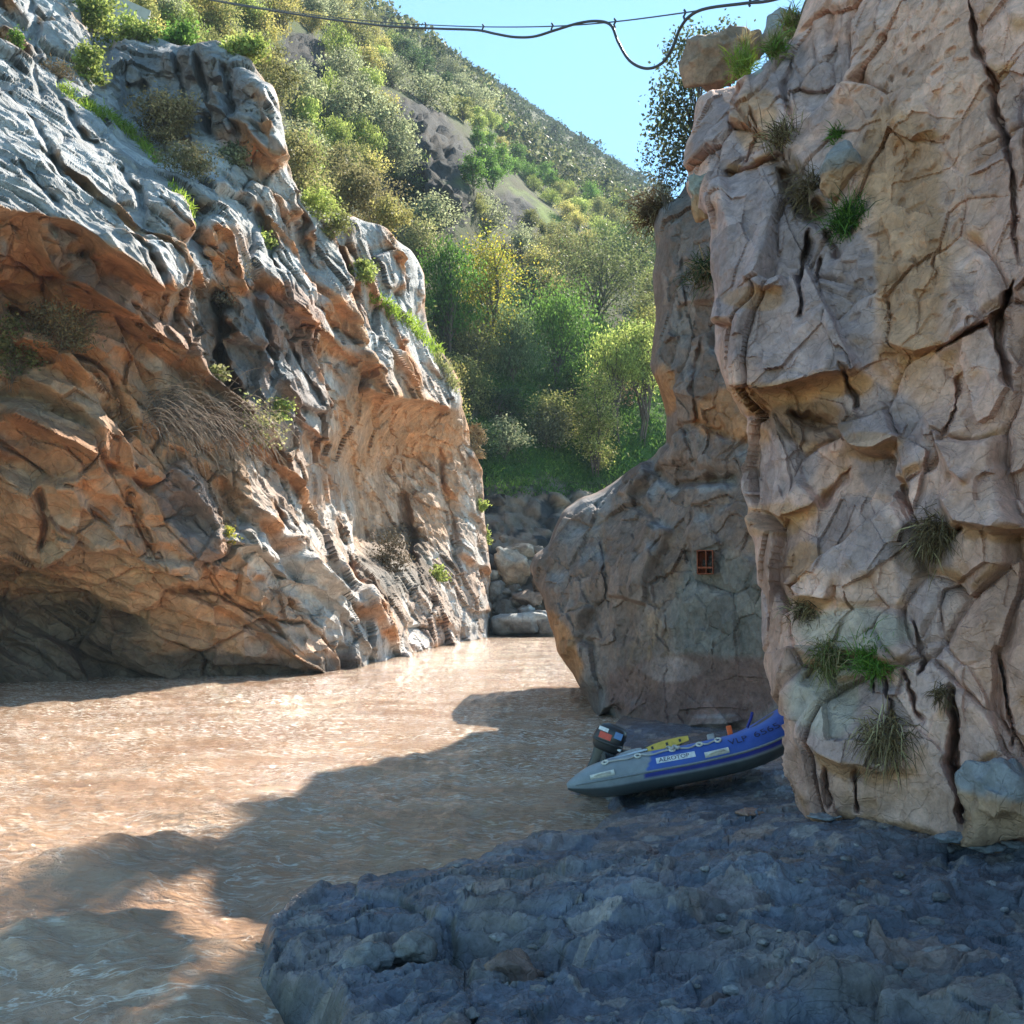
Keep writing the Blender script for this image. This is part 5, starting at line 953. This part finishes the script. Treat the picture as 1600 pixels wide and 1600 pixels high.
def text_on_tube(txt, s0, s1, a0, a1, mat, par, name, lift=.009):
    cu = bpy.data.curves.new('lettering', 'FONT'); cu.body = txt; cu.resolution_u = 3; cu.extrude = 0; t = bpy.data.objects.new('lettering', cu); COL.objects.link(t)
    dg = bpy.context.evaluated_depsgraph_get(); me = bpy.data.meshes.new_from_object(t.evaluated_get(dg)); bpy.data.objects.remove(t)
    import bmesh
    bm = bmesh.new(); bm.from_mesh(me); bmesh.ops.triangulate(bm, faces=bm.faces); bmesh.ops.subdivide_edges(bm, edges=[e for e in bm.edges if e.calc_length() > .15], cuts=2, use_grid_fill=False); bmesh.ops.triangulate(bm, faces=bm.faces); bm.to_mesh(me); bm.free()
    v = np.array([q.co[:] for q in me.vertices]); lo, hi = v.min(0), v.max(0); u = (v - lo) / np.maximum(hi - lo, 1e-6)
    p = tube_pt(s0 + u[:, 0] * (s1 - s0), a0 + u[:, 1] * (a1 - a0), lift)
    for q, c in zip(me.vertices, p): q.co = V(c)
    me.name = name; return obj(name, me, mat, par)
text_on_tube('AEROTOP', 1.08, 1.43, .35, .57, M_INK, lb, 'lettering')
text_on_tube('VLP', 1.90, 2.12, .48, .82, M_INK, boat, 'registration'); text_on_tube('6565', 2.20, 2.50, .48, .82, M_INK, boat, 'registration')
def grid_box(name, x0, x1, y0, y1, z0, z1, mat, par):
    v = np.array([(x, y, z) for x in (x0, x1) for y in (y0, y1) for z in (z0, z1)]); f = np.array([(0, 1, 3, 2), (4, 6, 7, 5), (0, 4, 5, 1), (2, 3, 7, 6), (0, 2, 6, 4), (1, 5, 7, 3)])
    o = obj(name, mesh_from(name, v, f, smooth=False), mat, par); bv = o.modifiers.new('bevel', 'BEVEL'); bv.width = min(.012, .2 * min(x1 - x0, y1 - y0, z1 - z0)); bv.segments = 2; return o
grid_box('floor', -1.3, .45, -.48, .48, .07, .12, M_FLOOR, boat)
grid_box('transom', -1.40, -1.355, -.50, .50, .08, .52, M_WOOD, boat)
grid_box('bench_seat', -.30, -.05, -.56, .56, .36, .40, M_GREYP, boat)
# lifeline rope with fittings along both tubes
for sg in (0, 1):
    ss = [.48, .86, 1.26, 1.58, 1.80]; pts = []
    for a, b in zip(ss[:-1], ss[1:]):
        for t in np.linspace(0, 1, 8)[:-1]: pts.append((a + (b - a) * t, 1.05 - .16 * math.sin(math.pi * t) + .04 * math.sin(9 * (a + t))))
    pts = np.array(pts); s_ = pts[:, 0] if not sg else arc[-1] - pts[:, 0]
    q = tube_pt(s_, pts[:, 1], .012); v, f, c = tubes([q], [.011], 6, (.4, .4, .4)); obj('lifeline_rope', mesh_from('lifeline_rope', v, f, c), M_ROPE, boat)
    for a in ss:
        s0 = a if not sg else arc[-1] - a; q = tube_pt(np.full(9, s0) + .035 * np.cos(np.linspace(0, 6.28, 9)), 1.0 + .16 * np.sin(np.linspace(0, 6.28, 9)), .012); v, f, c = tubes([q], [.012], 6, (.6, .6, .6)); obj('rope_ring', mesh_from('rope_ring', v, f, c), M_WHITE, boat)
q = tube_pt(np.linspace(1.20, 1.34, 12), 1.02 + .12 * np.sin(np.linspace(0, 12, 12)), .03); v, f, c = tubes([q], [.02], 6); obj('rope_knot', mesh_from('rope_knot', v, f, c), M_ROPE, boat)
grid_box('rowlock', -.16, -.08, -.60, -.52, .45, .52, M_GREYP, boat)
grid_box('bow_handle', .10, .16, -.42, -.37, .44, .58, M_ORG, boat)
v, f, c = tubes([np.array([(.34, -.40, .52), (.41, -.40, .62), (.44, -.38, .68)])], [.018], 6); obj('bow_strap', mesh_from('bow_strap', v, f, c), M_NAVY, boat)
# outboard motor tipped on the transom
mot = empty('outboard_motor', (-1.36, -.12, .50)); mot.parent = boat; mot.rotation_euler = (R_(4), R_(32), R_(-8))
def lathe_box(name, prof, mat, par, sx=1.0, sy=1.0, m=28, pw=2.6):
    v, rows = [], len(prof)
    for z, r, ox in prof:
        for t in np.arange(m) * 2 * math.pi / m:
            c, s = math.cos(t), math.sin(t); k = (abs(c) ** pw + abs(s) ** pw) ** (-1 / pw); v.append((ox + r * sx * k * c, r * sy * k * s, z))
    i = np.arange(rows * m).reshape(rows, m); j = np.roll(i, -1, 1); f = np.stack([i[:-1], j[:-1], j[1:], i[1:]], -1).reshape(-1, 4)
    return obj(name, mesh_from(name, np.array(v), f), mat, par)
lathe_box('cowl', [(.06, 0, -.02), (.06, .12, -.02), (.10, .15, -.02), (.2, .165, -.02), (.30, .16, -.01), (.355, .135, 0), (.385, .08, .01), (.39, 0, .01)], M_BLACKP, mot, 1.15, .85)
lathe_box('cowl_band', [(.145, .0, -.02), (.145, .163, -.02), (.165, .172, -.02), (.185, .163, -.02), (.185, 0, -.02)], M_BLACKP, mot, 1.15, .85)
grid_box('red_decal', -.13, .02, -.1475, -.138, .20, .275, M_REDP, mot); grid_box('white_decal', -.16, -.04, -.1475, -.137, .285, .33, M_LABELW, mot); grid_box('blue_decal', .045, .14, -.142, -.128, .25, .33, plain_mat('blue decal', (.06, .16, .38), .4), mot); grid_box('pull_handle', .12, .17, -.09, -.03, .12, .15, M_LABELW, mot)
grid_box('mount_bracket', -.02, .12, -.10, .10, -.22, .06, M_BLACKP, mot)
lathe_box('leg', [(.06, .07, -.06), (-.1, .055, -.07), (-.25, .05, -.09), (-.34, .045, -.1), (-.34, 0, -.1)], M_BLACKP, mot, 1.4, .6)
v, f, c = tubes([np.array([(.10, 0, .12), (.28, -.02, .15), (.46, -.04, .16)])], [np.array([.018, .018, .024])], 8); obj('tiller', mesh_from('tiller', v, f, c), M_BLACKP, mot)
hd, pt, rl = R_(-2), R_(10.5), R_(-10)
boat.rotation_euler = Euler((rl, -pt, hd), 'XYZ')
tip = Vector((-1.86, -.60, .235)); want = V(at(886, 1228, 12.3)); boat.location = want - boat.rotation_euler.to_matrix() @ tip
BM = Matrix.Translation(boat.location) @ boat.rotation_euler.to_matrix().to_4x4()
def in_boat(o): o.matrix_world = BM @ o.matrix_basis; return o
# paddles lying along the near tube
def paddle(name, shaft, blade, mats, lab, bands=()):
    o = empty(name, (0, 0, 0)); v, f, c = tubes([np.array(shaft)], [.018], 8); obj('shaft', mesh_from('shaft', v, f, c), mats[0], o)
    a, b = np.array(blade[0]), np.array(blade[1]); d = unit(b - a); u_ = np.array([0, .35, .94]); pr = np.array([.02, .04, .046, .046, .042, .028]); tt = np.linspace(0, 1, 6)[:, None]; mid = a + (b - a) * tt; nn = unit(np.cross(d, u_)) * .012
    v = np.concatenate([mid + u_ * pr[:, None] + nn, mid - u_ * pr[:, None] + nn, mid + u_ * pr[:, None] - nn, mid - u_ * pr[:, None] - nn]); f = []
    for i in range(5):
        f += [(i, i + 1, i + 7, i + 6), (i + 12, i + 18, i + 19, i + 13), (i, i + 12, i + 13, i + 1), (i + 6, i + 7, i + 19, i + 18)]
    obj('blade', mesh_from('blade', v, np.array(f), smooth=False), mats[1], o)
    for t in bands:
        m_ = a + (b - a) * t; v, f, c = tubes([np.array([m_ - d * .014, m_ + d * .014])], [.052], 10); bo = obj('band', mesh_from('band', v * 1.0, f, c), M_BLACKP, o); q = np.array([x.co[:] for x in bo.data.vertices]); q = m_ + (q - m_) * 1.0
        for x, y in zip(bo.data.vertices, q):
            r_ = Vector(y) - Vector(m_); al = r_.dot(V(unit(nn))); x.co = Vector(y) - V(unit(nn)) * al * .75
    tag(o, lab, 'paddle'); return in_boat(o)
paddle('paddle', [(-1.35, -.40, .44), (-.86, -.40, .475)], [(-.88, -.40, .475), (-.36, -.40, .52)], (M_ALU, M_YEL), 'yellow bladed paddle lying along the near tube of the inflatable boat', (.02, .16, .5, .8))
paddle('paddle', [(-1.22, -.34, .42), (-.5, -.34, .50)], [(-1.24, -.35, .44), (-.92, -.35, .48)], (M_ALU, M_GREYP), 'grey bladed paddle lying in the stern of the inflatable boat', ())
# ---------------------------------------------------------------- rusty steel bracket on the outcrop
M_RUST = plain_mat('rusted steel', (.20, .055, .025), .85, .2, .45, 18, .4)
p, nrm = surf(INF_M, 1098, 878); p = p + np.array([-.02, -.28, 0]); br = empty('steel_bracket', V(p), (0, 0, R_(-14))); tag(br, 'rusty steel box bracket fixed to the outcrop face above the boat', 'bracket')
hw, hh, dp = .15, .22, .45; th = .018
for x in (-hw, .01, hw - th): grid_box('side_plate', x, x + th, 0, dp, -hh, hh, M_RUST, br)
grid_box('top_plate', -hw, hw, .002, dp, hh - th + .004, hh + .004, M_RUST, br); grid_box('bottom_plate', -hw, hw, .002, dp, -hh - .004, -hh + th - .004, M_RUST, br)
grid_box('cross_bar', -hw + .002, hw - .002, -.004, .03, -.12, -.085, M_RUST, br); grid_box('back_plate', -hw + .003, hw - .003, .30, .32, -hh + .01, hh - .01, M_RUST, br)
# ---------------------------------------------------------------- wire and hose slung across the gorge
M_HOSE = plain_mat('black hose', (.035, .035, .04), .5); M_WIRE = plain_mat('steel wire', (.10, .10, .11), .5, .6)
def Dw(px): px = np.asarray(px, float); t = (px - 300) / 940; return 1 / ((1 - t) / 34.0 + t / 13.6)
hp = np.array([(150, -40), (330, 0), (480, 25), (560, 36), (620, 42), (690, 45), (745, 47), (775, 53), (805, 58), (835, 57), (868, 47), (905, 36), (935, 33), (955, 40), (966, 66), (984, 95), (1010, 107), (1034, 99), (1050, 76), (1062, 46), (1078, 25), (1105, 13), (1165, 5), (1215, -2), (1330, -40)], float)
q = spline(hp, 160); v, f, c = tubes([at(q[:, 0], q[:, 1], Dw(q[:, 0]))], [.024], 8); o = obj('black_hose', mesh_from('black_hose', v, f, c), M_HOSE); tag(o, 'black hose hanging in loops across the sky between the cliffs', 'hose')
wp = np.array([(150, -42), (330, -2), (480, 22), (590, 34), (660, 38.5), (760, 42), (865, 41), (960, 34), (1068, 20), (1130, 10), (1172, 3), (1330, -44)], float); q = spline(wp, 90); v, f, c = tubes([at(q[:, 0], q[:, 1], Dw(q[:, 0]))], [.011], 6); o = obj('steel_wire', mesh_from('steel_wire', v, f, c), M_WIRE); tag(o, 'thin straight steel wire the black hose is hung from', 'wire')
for px, y0, y1 in [(664, 37, 48), (754, 40, 50), (862, 38, 50), (960, 31, 43), (1069, 17, 31), (1171, 1, 10)]:
    D = Dw(px) - .02; a, b = at(px, y0 - 2, D), at(px + 1, y1, D); pth = np.array([a, a * .7 + b * .3 + [.02, 0, 0], a * .3 + b * .7 - [.015, 0, 0], b]); v, f, c = tubes([pth - a], [.018], 6); o = obj('hose_clip', mesh_from('hose_clip', v, f, c), M_HOSE); o.location = V(a)
    tag(o, 'small dark clip tying the black hose to the steel wire', 'clip', 'clips along the hose')
# ---------------------------------------------------------------- concrete block up on the bank
p, _ = surf(INF_H, 190, 60); D = 44; k = D / F; c = at(190, 22, D); o = grid_box('concrete_block', -1.1, 1.1, -.5, .9, -.9, .45, plain_mat('concrete', (.42, .40, .36), .9, 0, .15, 3, .3), None); o.location = V(c); o.rotation_euler = (0, R_(14), R_(24)); tag(o, 'pale concrete block among bushes at the very top of the bank', 'block')
# ---------------------------------------------------------------- thin blue air between the cliffs and the far ridge
hz = bpy.data.meshes.new('haze'); x0, x1, y0, y1, z0, z1 = -520, 520, -40, 760, -9, 420
hv = [(x, y, z) for x in (x0, x1) for y in (y0, y1) for z in (z0, z1)]; hz.from_pydata(hv, [], [(0, 1, 3, 2), (4, 6, 7, 5), (0, 4, 5, 1), (2, 3, 7, 6), (0, 2, 6, 4), (1, 5, 7, 3)])
hm = bpy.data.materials.new('thin air'); hm.use_nodes = True; hm.node_tree.nodes.clear(); ho = hm.node_tree.nodes.new('ShaderNodeOutputMaterial'); hp_ = hm.node_tree.nodes.new('ShaderNodeVolumePrincipled')
hp_.inputs['Color'].default_value = (.62, .80, 1.0, 1); hp_.inputs['Density'].default_value = 0.0003; hm.node_tree.links.new(hp_.outputs[0], ho.inputs['Volume'])
tag(obj('haze', hz, hm), 'thin bluish haze filling the valley', 'haze', kind='stuff')
